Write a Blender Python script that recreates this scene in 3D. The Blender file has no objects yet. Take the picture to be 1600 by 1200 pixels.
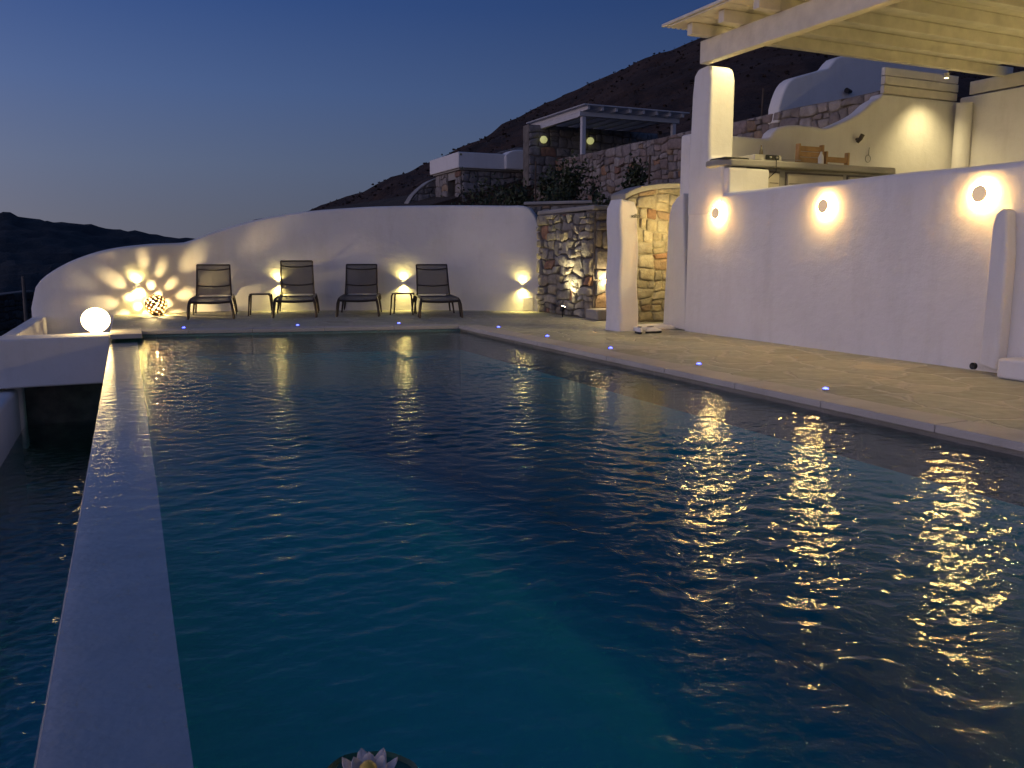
import bpy, math, random
import numpy as np
from mathutils import Vector
random.seed(7); rnd = random.random
SC = bpy.context.scene
COL = SC.collection

# ---------------------------------------------------------------- camera
FPX = 1300.0; PITCH = math.atan(200 / FPX); CP, SP = math.cos(PITCH), math.sin(PITCH)
CAMZ = 1.0
cam = bpy.data.cameras.new('camera'); cam.sensor_width = 36; cam.lens = FPX / 1600 * 36
cam.clip_start = 0.05; cam.clip_end = 9000
co = bpy.data.objects.new('camera', cam); COL.objects.link(co); SC.camera = co
co.location = (0, 0, CAMZ); co.rotation_euler = (math.pi / 2 - PITCH, 0, 0)

# ---------------------------------------------------------------- world: dusk sky
w = bpy.data.worlds.new('World'); SC.world = w; w.use_nodes = True
nt = w.node_tree; nt.nodes.clear()
out = nt.nodes.new('ShaderNodeOutputWorld'); bg = nt.nodes.new('ShaderNodeBackground')
# after sunset: haze-grey horizon fading to navy overhead, afterglow low in the west (left of and behind the camera)
tc = nt.nodes.new('ShaderNodeTexCoord'); nv = nt.nodes.new('ShaderNodeVectorMath'); nv.operation = 'NORMALIZE'
nt.links.new(tc.outputs['Generated'], nv.inputs[0])
sx = nt.nodes.new('ShaderNodeSeparateXYZ'); nt.links.new(nv.outputs[0], sx.inputs[0])
def wm(op, a, b=None, clamp=False):
    x = nt.nodes.new('ShaderNodeMath'); x.operation = op; x.use_clamp = clamp
    for k, q in enumerate((a, b)):
        if q is None: continue
        if isinstance(q, (int, float)): x.inputs[k].default_value = q
        else: nt.links.new(q, x.inputs[k])
    return x.outputs[0]
dt = nt.nodes.new('ShaderNodeVectorMath'); dt.operation = 'DOT_PRODUCT'; nt.links.new(nv.outputs[0], dt.inputs[0]); dt.inputs[1].default_value = (-.93, -.36, 0)
h = wm('MULTIPLY_ADD', dt.outputs['Value'], .5); h.node.inputs[2].default_value = .5
cr = nt.nodes.new('ShaderNodeValToRGB'); nt.links.new(sx.outputs[2], cr.inputs[0]); e = cr.color_ramp.elements
SKY = [(0.0, (.066, .068, .090)), (.04, (.064, .072, .101)), (.10, (.058, .078, .131)), (.18, (.040, .069, .155)), (.27, (.021, .048, .142)), (.45, (.013, .033, .108)), (1.0, (.010, .025, .076))]
while len(e) < len(SKY): e.new(.5)
for k, (p_, c_) in enumerate(SKY): e[k].position = p_; e[k].color = (*c_, 1)
side = wm('MULTIPLY_ADD', h, 1.5); side.node.inputs[2].default_value = .50
glow = wm('MULTIPLY', wm('POWER', h, 8.0), wm('EXPONENT', wm('MULTIPLY', wm('ABSOLUTE', sx.outputs[2]), -6.0)))
base_ = nt.nodes.new('ShaderNodeVectorMath'); base_.operation = 'SCALE'; nt.links.new(cr.outputs[0], base_.inputs[0]); nt.links.new(side, base_.inputs['Scale'])
gc = nt.nodes.new('ShaderNodeVectorMath'); gc.operation = 'SCALE'; gc.inputs[0].default_value = (2.6, 1.95, 1.95); nt.links.new(glow, gc.inputs['Scale'])
ad = nt.nodes.new('ShaderNodeVectorMath'); ad.operation = 'ADD'; nt.links.new(base_.outputs[0], ad.inputs[0]); nt.links.new(gc.outputs[0], ad.inputs[1])
nt.links.new(ad.outputs[0], bg.inputs[0]); bg.inputs[1].default_value = 1.0
nt.links.new(bg.outputs[0], out.inputs[0])

SC.view_settings.view_transform = 'Standard'; SC.view_settings.look = 'None'
SC.view_settings.exposure = 0.4; SC.view_settings.gamma = 1
SC.render.engine = 'CYCLES'
cy = SC.cycles
cy.use_denoising = True; cy.max_bounces = 7; cy.transparent_max_bounces = 12
cy.sample_clamp_indirect = 60; cy.caustics_reflective = False; cy.caustics_refractive = False

# ---------------------------------------------------------------- measuring helpers
def ray(x, y):
    return x - 800.0, (600 - y) * SP + FPX * CP, (600 - y) * CP - FPX * SP
def G(x, y, z=0.0):
    a, b, d = ray(x, y); t = (z - CAMZ) / d
    return a * t, b * t
def at(x, y, Y):
    a, b, d = ray(x, y); t = Y / b
    return a * t, Y, CAMZ + d * t
def proj(X, Y, Z):
    z = Z - CAMZ; f = Y * CP - z * SP; u = Y * SP + z * CP
    return 800 + FPX * X / f, 600 - FPX * u / f
OX, OY = G(1068, 517)
_n = math.hypot(-603, FPX * CP + 200 * SP)
D1 = (-603 / _n, (FPX * CP + 200 * SP) / _n); D2 = (D1[1], -D1[0])
ANG = math.atan2(D2[1], D2[0])              # world angle of the villa's u axis
def F(u, v, z=0.0):
    return (OX + u * D2[0] + v * D1[0], OY + u * D2[1] + v * D1[1], z)
def UV(X, Y):
    return ((X - OX) * D2[0] + (Y - OY) * D2[1], (X - OX) * D1[0] + (Y - OY) * D1[1])
def GF(x, y, z=0.0): return UV(*G(x, y, z))
def PU(x, y, u):                            # pixel on plane u -> (v, z)
    a, b, d = ray(x, y); t = (u + OX * D2[0] + OY * D2[1]) / (a * D2[0] + b * D2[1])
    return UV(a * t, b * t)[1], CAMZ + d * t
def PV(x, y, v):                            # pixel on plane v -> (u, z)
    a, b, d = ray(x, y); t = (v + OX * D1[0] + OY * D1[1]) / (a * D1[0] + b * D1[1])
    return UV(a * t, b * t)[0], CAMZ + d * t

# ---------------------------------------------------------------- materials
def mat(name):
    m = bpy.data.materials.new(name); m.use_nodes = True
    n = m.node_tree; b = n.nodes['Principled BSDF']
    return m, n, b
def node(n, t, **k):
    x = n.nodes.new(t)
    for a, v in k.items():
        if a in x.inputs: x.inputs[a].default_value = v
        else: setattr(x, a, v)
    return x
def ramp(n, fac, stops):
    r = n.nodes.new('ShaderNodeValToRGB'); e = r.color_ramp.elements
    while len(e) < len(stops): e.new(0.5)
    for i, (p, c) in enumerate(stops):
        e[i].position = p; e[i].color = (*c, 1)
    n.links.new(fac, r.inputs[0]); return r.outputs[0]
def bump(n, b, h, dist, strength=1.0, prev=None):
    x = n.nodes.new('ShaderNodeBump'); x.inputs['Distance'].default_value = dist; x.inputs['Strength'].default_value = strength
    n.links.new(h, x.inputs['Height'])
    if prev: n.links.new(prev, x.inputs['Normal'])
    if b: n.links.new(x.outputs[0], b.inputs['Normal'])
    return x.outputs[0]
def pos(n): return n.nodes.new('ShaderNodeNewGeometry').outputs['Position']
def noise(n, scale, detail=4, vec=None, rough=0.5):
    x = n.nodes.new('ShaderNodeTexNoise'); x.inputs['Scale'].default_value = scale; x.inputs['Detail'].default_value = detail
    x.inputs['Roughness'].default_value = rough
    n.links.new(vec if vec else pos(n), x.inputs['Vector']); return x.outputs['Fac']
def plaster(name, c1, c2, rough=0.85, lump=0.02):
    m, n, b = mat(name)
    a = noise(n, 1.3, 5); base = ramp(n, a, [(0.3, c1), (0.7, c2)])
    mp = node(n, 'ShaderNodeMapping'); mp.inputs['Scale'].default_value = (1, 1, .22); n.links.new(pos(n), mp.inputs[0])
    st = ramp(n, noise(n, 2.6, 7, mp.outputs[0], .7), [(.36, (.84, .83, .80)), (.50, (1, 1, 1))])
    st2 = ramp(n, noise(n, 11, 6, None, .7), [(.30, (.90, .89, .87)), (.48, (1, 1, 1))])
    src = base
    for q in (st, st2):
        k = node(n, 'ShaderNodeMix', data_type='RGBA', blend_type='MULTIPLY'); k.inputs[0].default_value = .35
        n.links.new(src, k.inputs[6]); n.links.new(q, k.inputs[7]); src = k.outputs[2]
    n.links.new(src, b.inputs['Base Color'])
    b.inputs['Roughness'].default_value = rough
    p = bump(n, None, noise(n, 1.6, 3), lump, 0.9)
    mp2 = node(n, 'ShaderNodeMapping'); mp2.inputs['Scale'].default_value = (1, 1, 1.8); mp2.inputs['Rotation'].default_value = (.4, .3, 0); n.links.new(pos(n), mp2.inputs[0])
    p = bump(n, None, noise(n, 7, 4, mp2.outputs[0], .6), .006, .7, p)
    bump(n, b, noise(n, 45, 4), 0.003, 0.6, p)
    return m
def simple(name, c, rough=0.6, metal=0.0, var=0.15, scale=8, bd=0.0):
    m, n, b = mat(name)
    lo = tuple(x * (1 - var) for x in c); hi = tuple(min(1, x * (1 + var)) for x in c)
    n.links.new(ramp(n, noise(n, scale, 5), [(0.3, lo), (0.7, hi)]), b.inputs['Base Color'])
    b.inputs['Roughness'].default_value = rough; b.inputs['Metallic'].default_value = metal
    if bd: bump(n, b, noise(n, scale * 6, 4), bd)
    return m
def emit(name, c, s):
    m, n, b = mat(name)
    b.inputs['Base Color'].default_value = (*c, 1); b.inputs['Emission Color'].default_value = (*c, 1)
    b.inputs['Emission Strength'].default_value = s
    return m
M = {}
M['white'] = plaster('white_plaster', (.76, .74, .72), (.82, .80, .78))
M['white2'] = plaster('old_white_plaster', (.76, .73, .69), (.86, .83, .80))
M['cream'] = simple('cream_paint', (.72, .67, .56), .55, 0, .12, 5, .004)
M['cement'] = plaster('grey_cement', (.26, .25, .23), (.38, .36, .33), .8, .01)
M['coping'] = plaster('coping_stone', (.44, .41, .37), (.56, .52, .46), .7, .008)
M['pool'] = plaster('pool_paint', (.46, .84, .80), (.56, .90, .86), .6, .01)
M['frame'] = simple('brown_aluminium', (.045, .032, .024), .35, .4, .1)
M['black'] = simple('black_metal', (.02, .02, .02), .4, .3)
M['steel'] = simple('brushed_steel', (.45, .44, .42), .35, .9)
M['wood'] = simple('pine_wood', (.50, .30, .12), .6, 0, .25, 6)
M['panel'] = simple('cabinet_panel', (.50, .45, .36), .6, 0, .05)
M['bulb'] = emit('warm_bulb', (1, .70, .30), 14)
M['globe'] = emit('globe_glass', (1, .72, .30), 13.0)
M['led'] = emit('blue_led', (.06, .08, 1), 9)
M['dimglobe'] = emit('dim_bulb', (.75, .75, .30), .35)
M['trunk'] = simple('bark', (.10, .07, .05), .9, 0, .3, 20, .004)

# crazy paving: irregular slabs with pale joints
m, n, b = mat('stone_paving')
mp = node(n, 'ShaderNodeMapping'); n.links.new(pos(n), mp.inputs[0]); mp.inputs['Scale'].default_value = (1, 1, 0.0)
nz = node(n, 'ShaderNodeTexNoise', Scale=2.2, Detail=3); n.links.new(mp.outputs[0], nz.inputs['Vector'])
mx = node(n, 'ShaderNodeVectorMath', operation='MULTIPLY_ADD'); mx.inputs[1].default_value = (.35, .35, 0)
n.links.new(nz.outputs['Color'], mx.inputs[0]); n.links.new(mp.outputs[0], mx.inputs[2])
ve = node(n, 'ShaderNodeTexVoronoi', Scale=2.3); ve.feature = 'DISTANCE_TO_EDGE'; n.links.new(mx.outputs[0], ve.inputs['Vector'])
vc = node(n, 'ShaderNodeTexVoronoi', Scale=2.3); n.links.new(mx.outputs[0], vc.inputs['Vector'])
sep = node(n, 'ShaderNodeSeparateColor'); n.links.new(vc.outputs['Color'], sep.inputs[0])
sc_ = ramp(n, sep.outputs[0], [(0, (.36, .35, .26)), (.5, (.48, .47, .34)), (.8, (.41, .41, .33)), (1, (.54, .51, .37))])
jm = ramp(n, ve.outputs['Distance'], [(.015, (0, 0, 0)), (.05, (1, 1, 1))])
mm = node(n, 'ShaderNodeMix', data_type='RGBA'); n.links.new(jm, mm.inputs[0])
mm.inputs[6].default_value = (.54, .52, .42, 1); n.links.new(sc_, mm.inputs[7])
m2 = node(n, 'ShaderNodeMix', data_type='RGBA', blend_type='MULTIPLY'); m2.inputs[0].default_value = .6
n.links.new(mm.outputs[2], m2.inputs[6]); n.links.new(ramp(n, noise(n, 9, 6), [(.3, (.6, .6, .6)), (.7, (1, 1, 1))]), m2.inputs[7])
n.links.new(m2.outputs[2], b.inputs['Base Color']); b.inputs['Roughness'].default_value = .7
p = bump(n, None, jm, .010, .8); p = bump(n, None, sep.outputs[1], .012, .7, p)
p = bump(n, None, noise(n, 5, 5), .02, .8, p); bump(n, b, noise(n, 30, 4), .004, .7, p)
M['paving'] = m

# rubble stones: colour comes from a per-stone attribute
m, n, b = mat('rubble_stone')
at_ = node(n, 'ShaderNodeAttribute', attribute_name='stone')
m2 = node(n, 'ShaderNodeMix', data_type='RGBA', blend_type='MULTIPLY'); m2.inputs[0].default_value = .8
n.links.new(at_.outputs['Color'], m2.inputs[6]); n.links.new(ramp(n, noise(n, 7, 7, None, .65), [(.28, (.45, .42, .40)), (.72, (1.15, 1.15, 1.15))]), m2.inputs[7])
n.links.new(m2.outputs[2], b.inputs['Base Color']); b.inputs['Roughness'].default_value = .9
p = bump(n, None, noise(n, 9, 5, None, .6), .05, .8); bump(n, b, noise(n, 40, 5, None, .6), .012, .8, p)
M['stone'] = m
M['mortar'] = simple('mortar', (.17, .15, .13), .95, 0, .3, 6, .01)

# hillside soil and scrub
def soil(name, c1, c2, c3, sc=.12):
    m, n, b = mat(name)
    n.links.new(ramp(n, noise(n, sc, 8, None, .7), [(.35, c1), (.5, c2), (.68, c3)]), b.inputs['Base Color'])
    b.inputs['Roughness'].default_value = 1; bump(n, b, noise(n, sc * 5, 6, None, .7), 1.2 if sc < 1 else .1)
    return m
M['hill'] = soil('scrubby_hillside', (.018, .010, .006), (.055, .027, .016), (.10, .055, .034))
M['farhill'] = soil('far_hillside', (.015, .018, .018), (.028, .03, .028), (.05, .05, .045), .05)
M['scrub'] = simple('dry_scrub', (.035, .022, .015), 1, 0, .5, .4)
M['soil'] = soil('garden_soil', (.04, .03, .02), (.07, .05, .035), (.10, .07, .05), 2)
M['leaf'] = simple('leaf', (.045, .06, .022), .6, 0, .4, 6)
M['sea'] = simple('sea_water', (.02, .03, .05), .2)

# woven sling of the loungers
m, n, b = mat('sling_fabric')
b.inputs['Base Color'].default_value = (.10, .09, .08, 1); b.inputs['Roughness'].default_value = .8
tr = node(n, 'ShaderNodeBsdfTransparent'); ms = node(n, 'ShaderNodeMixShader'); ms.inputs[0].default_value = .22
n.links.new(b.outputs[0], ms.inputs[1]); n.links.new(tr.outputs[0], ms.inputs[2])
n.links.new(ms.outputs[0], n.nodes['Material Output'].inputs['Surface'])
M['sling'] = m

# water: Fresnel mix of mirror and clear, absorbing volume
def water(name, dens, colr, fine=1.0):
    m = bpy.data.materials.new(name); m.use_nodes = True; n = m.node_tree; n.nodes.clear()
    o = node(n, 'ShaderNodeOutputMaterial')
    g = n.nodes.new('ShaderNodeNewGeometry')
    mp = node(n, 'ShaderNodeMapping'); mp.inputs['Scale'].default_value = (.9, 1.4, 1); n.links.new(g.outputs['Position'], mp.inputs[0])
    nr = bump(n, None, noise(n, 24, 3, mp.outputs[0]), .0016 * fine, 1)
    nr = bump(n, None, noise(n, 9, 2, mp.outputs[0]), .003 * fine, 1, nr)
    nr = bump(n, None, noise(n, 62, 2, mp.outputs[0]), .0010 * fine, 1, nr)
    fr = node(n, 'ShaderNodeFresnel', IOR=1.33); n.links.new(nr, fr.inputs['Normal'])
    gl = node(n, 'ShaderNodeBsdfGlossy', Roughness=.0); n.links.new(nr, gl.inputs['Normal'])
    tr = node(n, 'ShaderNodeBsdfTransparent')
    ms = node(n, 'ShaderNodeMixShader'); 
    # light leaving the water: part of it is turned back at the surface
    k1 = node(n, 'ShaderNodeMath', operation='MULTIPLY_ADD'); n.links.new(g.outputs['Backfacing'], k1.inputs[0]); k1.inputs[1].default_value = -.38; k1.inputs[2].default_value = 1
    k2 = node(n, 'ShaderNodeMath', operation='MULTIPLY'); n.links.new(fr.outputs[0], k2.inputs[0]); n.links.new(k1.outputs[0], k2.inputs[1]); n.links.new(k2.outputs[0], ms.inputs[0])
    n.links.new(tr.outputs[0], ms.inputs[1]); n.links.new(gl.outputs[0], ms.inputs[2]); n.links.new(ms.outputs[0], o.inputs['Surface'])
    va = node(n, 'ShaderNodeVolumeAbsorption'); va.inputs['Color'].default_value = (*colr, 1); va.inputs['Density'].default_value = dens
    n.links.new(va.outputs[0], o.inputs['Volume'])
    return m
M['water'] = water('pool_water', .70, (.0, .80, .80))

# ---------------------------------------------------------------- mesh helpers
def tag(o, label=None, cat=None, group=None, kind=None):
    if label: o['label'] = label
    if cat: o['category'] = cat
    if group: o['group'] = group
    if kind: o['kind'] = kind
    return o
def empty(name, loc, rz=0.0, label=None, cat=None, group=None):
    o = bpy.data.objects.new(name, None); COL.objects.link(o); o.location = loc; o.rotation_euler.z = rz
    o.empty_display_size = .1
    return tag(o, label, cat, group)
def copy_tree(o, parent=None):
    c = o.copy(); COL.objects.link(c); c.parent = parent
    for ch in list(o.children): copy_tree(ch, c)
    return c
class MB:
    def __init__(s): s.v = []; s.f = []; s.mi = []; s.col = []; s.cc = None
    def add(s, vs, fs, mi=0):
        k = len(s.v); s.v += [tuple(p) for p in vs]; s.f += [tuple(i + k for i in f) for f in fs]; s.mi += [mi] * len(fs)
        if s.cc is not None: s.col += [s.cc] * len(vs)
    def hexa(s, p, mi=0):                    # p: 4 bottom ccw, 4 top ccw
        s.add(p, [(3, 2, 1, 0), (4, 5, 6, 7), (0, 1, 5, 4), (1, 2, 6, 5), (2, 3, 7, 6), (3, 0, 4, 7)], mi)
    def box(s, x0, x1, y0, y1, z0, z1, mi=0):
        s.hexa([(x0, y0, z0), (x1, y0, z0), (x1, y1, z0), (x0, y1, z0), (x0, y0, z1), (x1, y0, z1), (x1, y1, z1), (x0, y1, z1)], mi)
    def fbox(s, u0, u1, v0, v1, z0, z1, mi=0, b=(0, 0, 0)):    # box in villa axes
        P = lambda u, v, z: tuple(a - c for a, c in zip(F(u, v, z), b))
        s.hexa([P(u0, v0, z0), P(u1, v0, z0), P(u1, v1, z0), P(u0, v1, z0), P(u0, v0, z1), P(u1, v0, z1), P(u1, v1, z1), P(u0, v1, z1)], mi)
    def prism(s, poly, d, mi=0):
        k = len(poly); b = [tuple(a + c for a, c in zip(p, d)) for p in poly]
        s.add(list(poly) + b, [tuple(range(k)), tuple(range(2 * k - 1, k - 1, -1))] + [(i, i + k, (i + 1) % k + k, (i + 1) % k) for i in range(k)], mi)
    def tube(s, pts, r, n=8, mi=0, caps=True):
        pts = [Vector(p) for p in pts]; rs = r if isinstance(r, (list, tuple)) else [r] * len(pts); vs = []; up = None
        for i, p in enumerate(pts):
            t = (pts[min(i + 1, len(pts) - 1)] - pts[max(i - 1, 0)]).normalized()
            if up is None: up = Vector((0, 0, 1)) if abs(t.z) < .9 else Vector((1, 0, 0))
            a = t.cross(up).normalized(); bb = a.cross(t).normalized(); up = bb
            for k in range(n):
                q = 2 * math.pi * k / n; vs.append(p + (a * math.cos(q) + bb * math.sin(q)) * rs[i])
        fs = [(i * n + k, i * n + (k + 1) % n, (i + 1) * n + (k + 1) % n, (i + 1) * n + k) for i in range(len(pts) - 1) for k in range(n)]
        if caps: fs += [tuple(range(n - 1, -1, -1)), tuple((len(pts) - 1) * n + k for k in range(n))]
        s.add(vs, fs, mi)
    def lathe(s, prof, c=(0, 0, 0), n=32, mi=0, axis=None):
        ax = Vector(axis).normalized() if axis else Vector((0, 0, 1)); a = ax.orthogonal().normalized(); bb = ax.cross(a)
        vs = []
        for r, z in prof:
            for k in range(n):
                q = 2 * math.pi * k / n; vs.append(Vector(c) + ax * z + (a * math.cos(q) + bb * math.sin(q)) * max(r, 1e-5))
        fs = [(i * n + k, i * n + (k + 1) % n, (i + 1) * n + (k + 1) % n, (i + 1) * n + k) for i in range(len(prof) - 1) for k in range(n)]
        s.add(vs, fs, mi)
    def build(s, name, mats, parent=None, bevel=0, seg=3, smooth=35, base=None):
        me = bpy.data.meshes.new(name)
        v = s.v if base is None else [(p[0] - base[0], p[1] - base[1], p[2] - base[2]) for p in s.v]
        me.from_pydata([tuple(p) for p in v], [], s.f)
        for m in (mats if isinstance(mats, list) else [mats]): me.materials.append(m)
        me.polygons.foreach_set('material_index', s.mi)
        if s.col:
            at = me.attributes.new('stone', 'FLOAT_COLOR', 'POINT'); at.data.foreach_set('color', [c for q in s.col for c in (*q, 1)])
        me.validate(); me.update()
        if smooth:
            me.polygons.foreach_set('use_smooth', [True] * len(me.polygons))
            if smooth < 180: me.set_sharp_from_angle(angle=math.radians(smooth))
        o = bpy.data.objects.new(name, me); COL.objects.link(o)
        if parent: o.parent = parent
        if base is not None: o.location = base
        if bevel:
            bm = o.modifiers.new('bevel', 'BEVEL'); bm.width = bevel; bm.segments = seg; bm.limit_method = 'ANGLE'
            bm.angle_limit = math.radians(40); bm.harden_normals = True
        return o
def lamp(kind, name, loc, power, color, parent=None, radius=.02, spot=None, blend=.3, aim=None):
    l = bpy.data.lights.new(name, kind); l.energy = power; l.color = color; l.shadow_soft_size = radius
    if kind == 'SPOT': l.spot_size = math.radians(spot); l.spot_blend = blend
    o = bpy.data.objects.new(name, l); COL.objects.link(o); o.parent = parent
    o.location = loc
    if aim is not None: o.rotation_euler = Vector(aim).to_track_quat('-Z', 'Y').to_euler()
    return o
def sweep_wall(pts, ztops, z0, thick, nrm, r=.07):
    """pts: base points of the face, nrm: list of unit vectors pointing to the wall's back; rounded top edge, closed ends."""
    m = MB(); k = len(pts); rings = []
    for i in range(k):
        p, zt, q = pts[i], ztops[i], nrm[i]; z00 = z0[i] if isinstance(z0, list) else z0
        prof = [(0, z00), (0, max(z00 + .01, zt - r))] + [(r - r * math.cos(a), zt - r + r * math.sin(a)) for a in (.4, .8, 1.2, 1.57)] + \
               [(thick - r + r * math.sin(a), zt - r + r * math.cos(a)) for a in (0.0, .4, .8, 1.2)] + [(thick, max(z00 + .01, zt - r)), (thick, z00)]
        rings.append([(p[0] + q[0] * d, p[1] + q[1] * d, z) for d, z in prof])
    n = len(rings[0]); vs = [q for rg in rings for q in rg]
    fs = [(i * n + j, (i + 1) * n + j, (i + 1) * n + j + 1, i * n + j + 1) for i in range(k - 1) for j in range(n - 1)]
    fs += [tuple(range(n)), tuple((k - 1) * n + j for j in range(n - 1, -1, -1))]
    m.add(vs, fs); return m

def smoothline(pts, step):
    """dense x,y samples through points (Catmull-Rom on y)"""
    out = []
    for i in range(len(pts) - 1):
        p0 = pts[max(i - 1, 0)]; p1 = pts[i]; p2 = pts[i + 1]; p3 = pts[min(i + 2, len(pts) - 1)]
        n = max(1, int(abs(p2[0] - p1[0]) / step) if abs(p2[0] - p1[0]) > abs(p2[1] - p1[1]) else int(abs(p2[1] - p1[1]) / step))
        for k in range(n):
            t = k / n
            f = lambda a, b, c, d: .5 * (2 * b + (c - a) * t + (2 * a - 5 * b + 4 * c - d) * t * t + (3 * b - a - 3 * c + d) * t ** 3)
            out.append((f(p0[0], p1[0], p2[0], p3[0]), f(p0[1], p1[1], p2[1], p3[1])))
    out.append(pts[-1]); return out
def interp(tab, x):
    return float(np.interp(x, [p[0] for p in tab], [p[1] for p in tab]))

# rubble masonry: real stones set in a mortar core
PAL = [(.30, .28, .24), (.35, .32, .27), (.27, .26, .23), (.32, .30, .27), (.38, .35, .28), (.24, .22, .20), (.31, .27, .21), (.40, .38, .33)]
ORG = [(.34, .20, .12), (.30, .17, .12), (.36, .26, .17)]
def clip(poly, a, b, c):                    # keep a*x+b*y<=c
    out = []
    for i in range(len(poly)):
        p, q = poly[i], poly[(i + 1) % len(poly)]; dp = a * p[0] + b * p[1] - c; dq = a * q[0] + b * q[1] - c
        if dp <= 0: out.append(p)
        if (dp < 0 < dq) or (dq < 0 < dp):
            t = dp / (dp - dq); out.append((p[0] + (q[0] - p[0]) * t, p[1] + (q[1] - p[1]) * t))
    return out
def stone_wall(name, A, B, z0, ztop, thick, cw=.34, ch=.22, prot=.05, seed=1, org=.12, pal=PAL, base=None, parent=None, bright=1.0, ends=True, gap=.009):
    """A,B: (x,y) ends of the face, seen with A on the left; ztop(s) or a number"""
    R = random.Random(seed); L = math.dist(A, B); t = ((B[0] - A[0]) / L, (B[1] - A[1]) / L); nv = (t[1], -t[0])   # nv towards the viewer
    zt = ztop if callable(ztop) else (lambda s: ztop)
    m = MB(); m.cc = (.1, .1, .1)
    W = lambda s, z, d: (A[0] + t[0] * s + nv[0] * d, A[1] + t[1] * s + nv[1] * d, z)
    K = max(2, int(L / .4)); ss = [L * i / K for i in range(K + 1)]
    # core
    vs = []; fs = []
    for s_ in ss:
        h = zt(s_); vs += [W(s_, z0, 0), W(s_, h, 0), W(s_, h, -thick), W(s_, z0, -thick)]
    for i in range(K):
        for j in range(3): a = i * 4 + j; fs.append((a, a + 4, a + 5, a + 1))
    fs += [(0, 1, 2, 3), (K * 4 + 3, K * 4 + 2, K * 4 + 1, K * 4)]
    m.add(vs, fs, 1)
    def face(origin, tt, nn, L, zt):
        polys = []; zmx = max(zt(L * k / 8) for k in range(9)) + .02
        def split(x0, x1, y0, y1):
            w_, h_ = x1 - x0, y1 - y0
            big_w, big_h = w_ > cw * R.choice((.9, 1.2, 1.7)), h_ > ch * R.choice((.9, 1.15, 1.6))
            if not big_w and not big_h: polys.append((x0, x1, y0, y1)); return
            if (big_h and h_ / ch >= w_ / cw * .75) or not big_w: a = y0 + h_ * R.uniform(.36, .64); split(x0, x1, y0, a); split(x0, x1, a, y1)
            else: a = x0 + w_ * R.uniform(.34, .66); split(x0, a, y0, y1); split(a, x1, y0, y1)
        split(-.02, L + .02, z0, zmx)
        ph = [(R.uniform(3, 17), R.uniform(3, 17), R.uniform(0, 6.28), R.uniform(0, 6.28)) for _ in range(7)]
        def warp(x, z):
            x2, z2 = x, z
            for a_, b_, p1_, p2_ in ph: x2 += .013 * math.sin(a_ * z + b_ * .6 * x + p1_); z2 += .012 * math.sin(a_ * x * .8 - b_ * .5 * z + p2_)
            return x2, z2
        for (x0, x1, y0, y1) in polys:
            cxx, czz = (x0 + x1) / 2, (y0 + y1) / 2; k1, k2 = R.uniform(.82, 1), R.uniform(.82, 1)
            poly = [(x0, y0), (cxx, y0), (x1, y0), (x1, czz), (x1, y1), (cxx, y1), (x0, y1), (x0, czz)]
            jx, jz = (x1 - x0) * .07, (y1 - y0) * .08
            poly = [(p[0] + R.uniform(-jx, jx) * (i_ % 2 == 0), p[1] + R.uniform(-jz, jz) * (i_ % 2 == 0)) for i_, p in enumerate(poly)]
            poly = [warp(*p) for p in poly]
            poly = clip(poly, -1, 0, -.004); poly = clip(poly, 1, 0, L - .004) if len(poly) > 2 else poly
            if len(poly) < 3: continue
            poly = clip(poly, 0, -1, -z0)
            if len(poly) < 3: continue
            cx0 = sum(p[0] for p in poly) / len(poly); e = .15
            xa, xb = max(0, min(cx0 - e, L)), max(0, min(cx0 + e, L)); ha, hb = zt(xa), zt(xb); sl = (hb - ha) / max(xb - xa, 1e-3)
            poly = clip(poly, -sl, 1, ha - sl * xa - .008)
            if len(poly) < 3: continue
            cx = sum(p[0] for p in poly) / len(poly); cz = sum(p[1] for p in poly) / len(poly)
            rad = sum(math.dist(p, (cx, cz)) for p in poly) / len(poly)
            if rad < .03: continue
            q = []
            for k in range(len(poly)):                            # chamfer corners + jitter
                p0, p1 = poly[k], poly[(k + 1) % len(poly)]
                for a in ((.22, .78) if len(poly) > 6 else (.12, .5, .88)): q.append((p0[0] + (p1[0] - p0[0]) * a, p0[1] + (p1[1] - p0[1]) * a))
            sc = max(.3, 1 - gap / rad * R.uniform(.7, 1.6))
            c = R.choice(ORG) if R.random() < org else R.choice(pal)
            f_ = R.uniform(.8, 1.15) * bright; m.cc = tuple(x * f_ for x in c)
            pr = prot * R.uniform(.5, 1.25); tx, tz = R.uniform(-.3, .3) * pr / rad, R.uniform(-.3, .3) * pr / rad
            vs = []
            for lv, (k_, d_) in enumerate(((1, -.005), (.96, .65), (.86, .95), (.45, 1.05))):
                for (x, z) in q:
                    j = 1 + R.uniform(-.025, .025)
                    X = (x - cx) * sc * k_ * j; Z = (z - cz) * sc * k_ * j
                    d = d_ * pr if lv else -.005
                    if lv: d += X * tx + Z * tz + R.uniform(-.06, .06) * pr
                    vs.append((X + cx, Z + cz, d))
            vs.append((cx, cz, pr * R.uniform(.95, 1.1)))
            k = len(q); fs = [(a * k + b_, a * k + (b_ + 1) % k, (a + 1) * k + (b_ + 1) % k, (a + 1) * k + b_) for a in range(3) for b_ in range(k)]
            fs += [(3 * k + b_, 3 * k + (b_ + 1) % k, 4 * k) for b_ in range(k)]
            m.add([(origin[0] + tt[0] * x + nn[0] * d, origin[1] + tt[1] * x + nn[1] * d, z) for x, z, d in vs], fs, 0)
    face(A, t, nv, L, zt)
    if ends:
        face(B, (-nv[0], -nv[1]), t, thick, lambda s: zt(L))
    return m.build(name, [M['stone'], M['mortar']], parent, smooth=50, base=base)

def b3(x, y, z=0.0): return (x, y, z)

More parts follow.
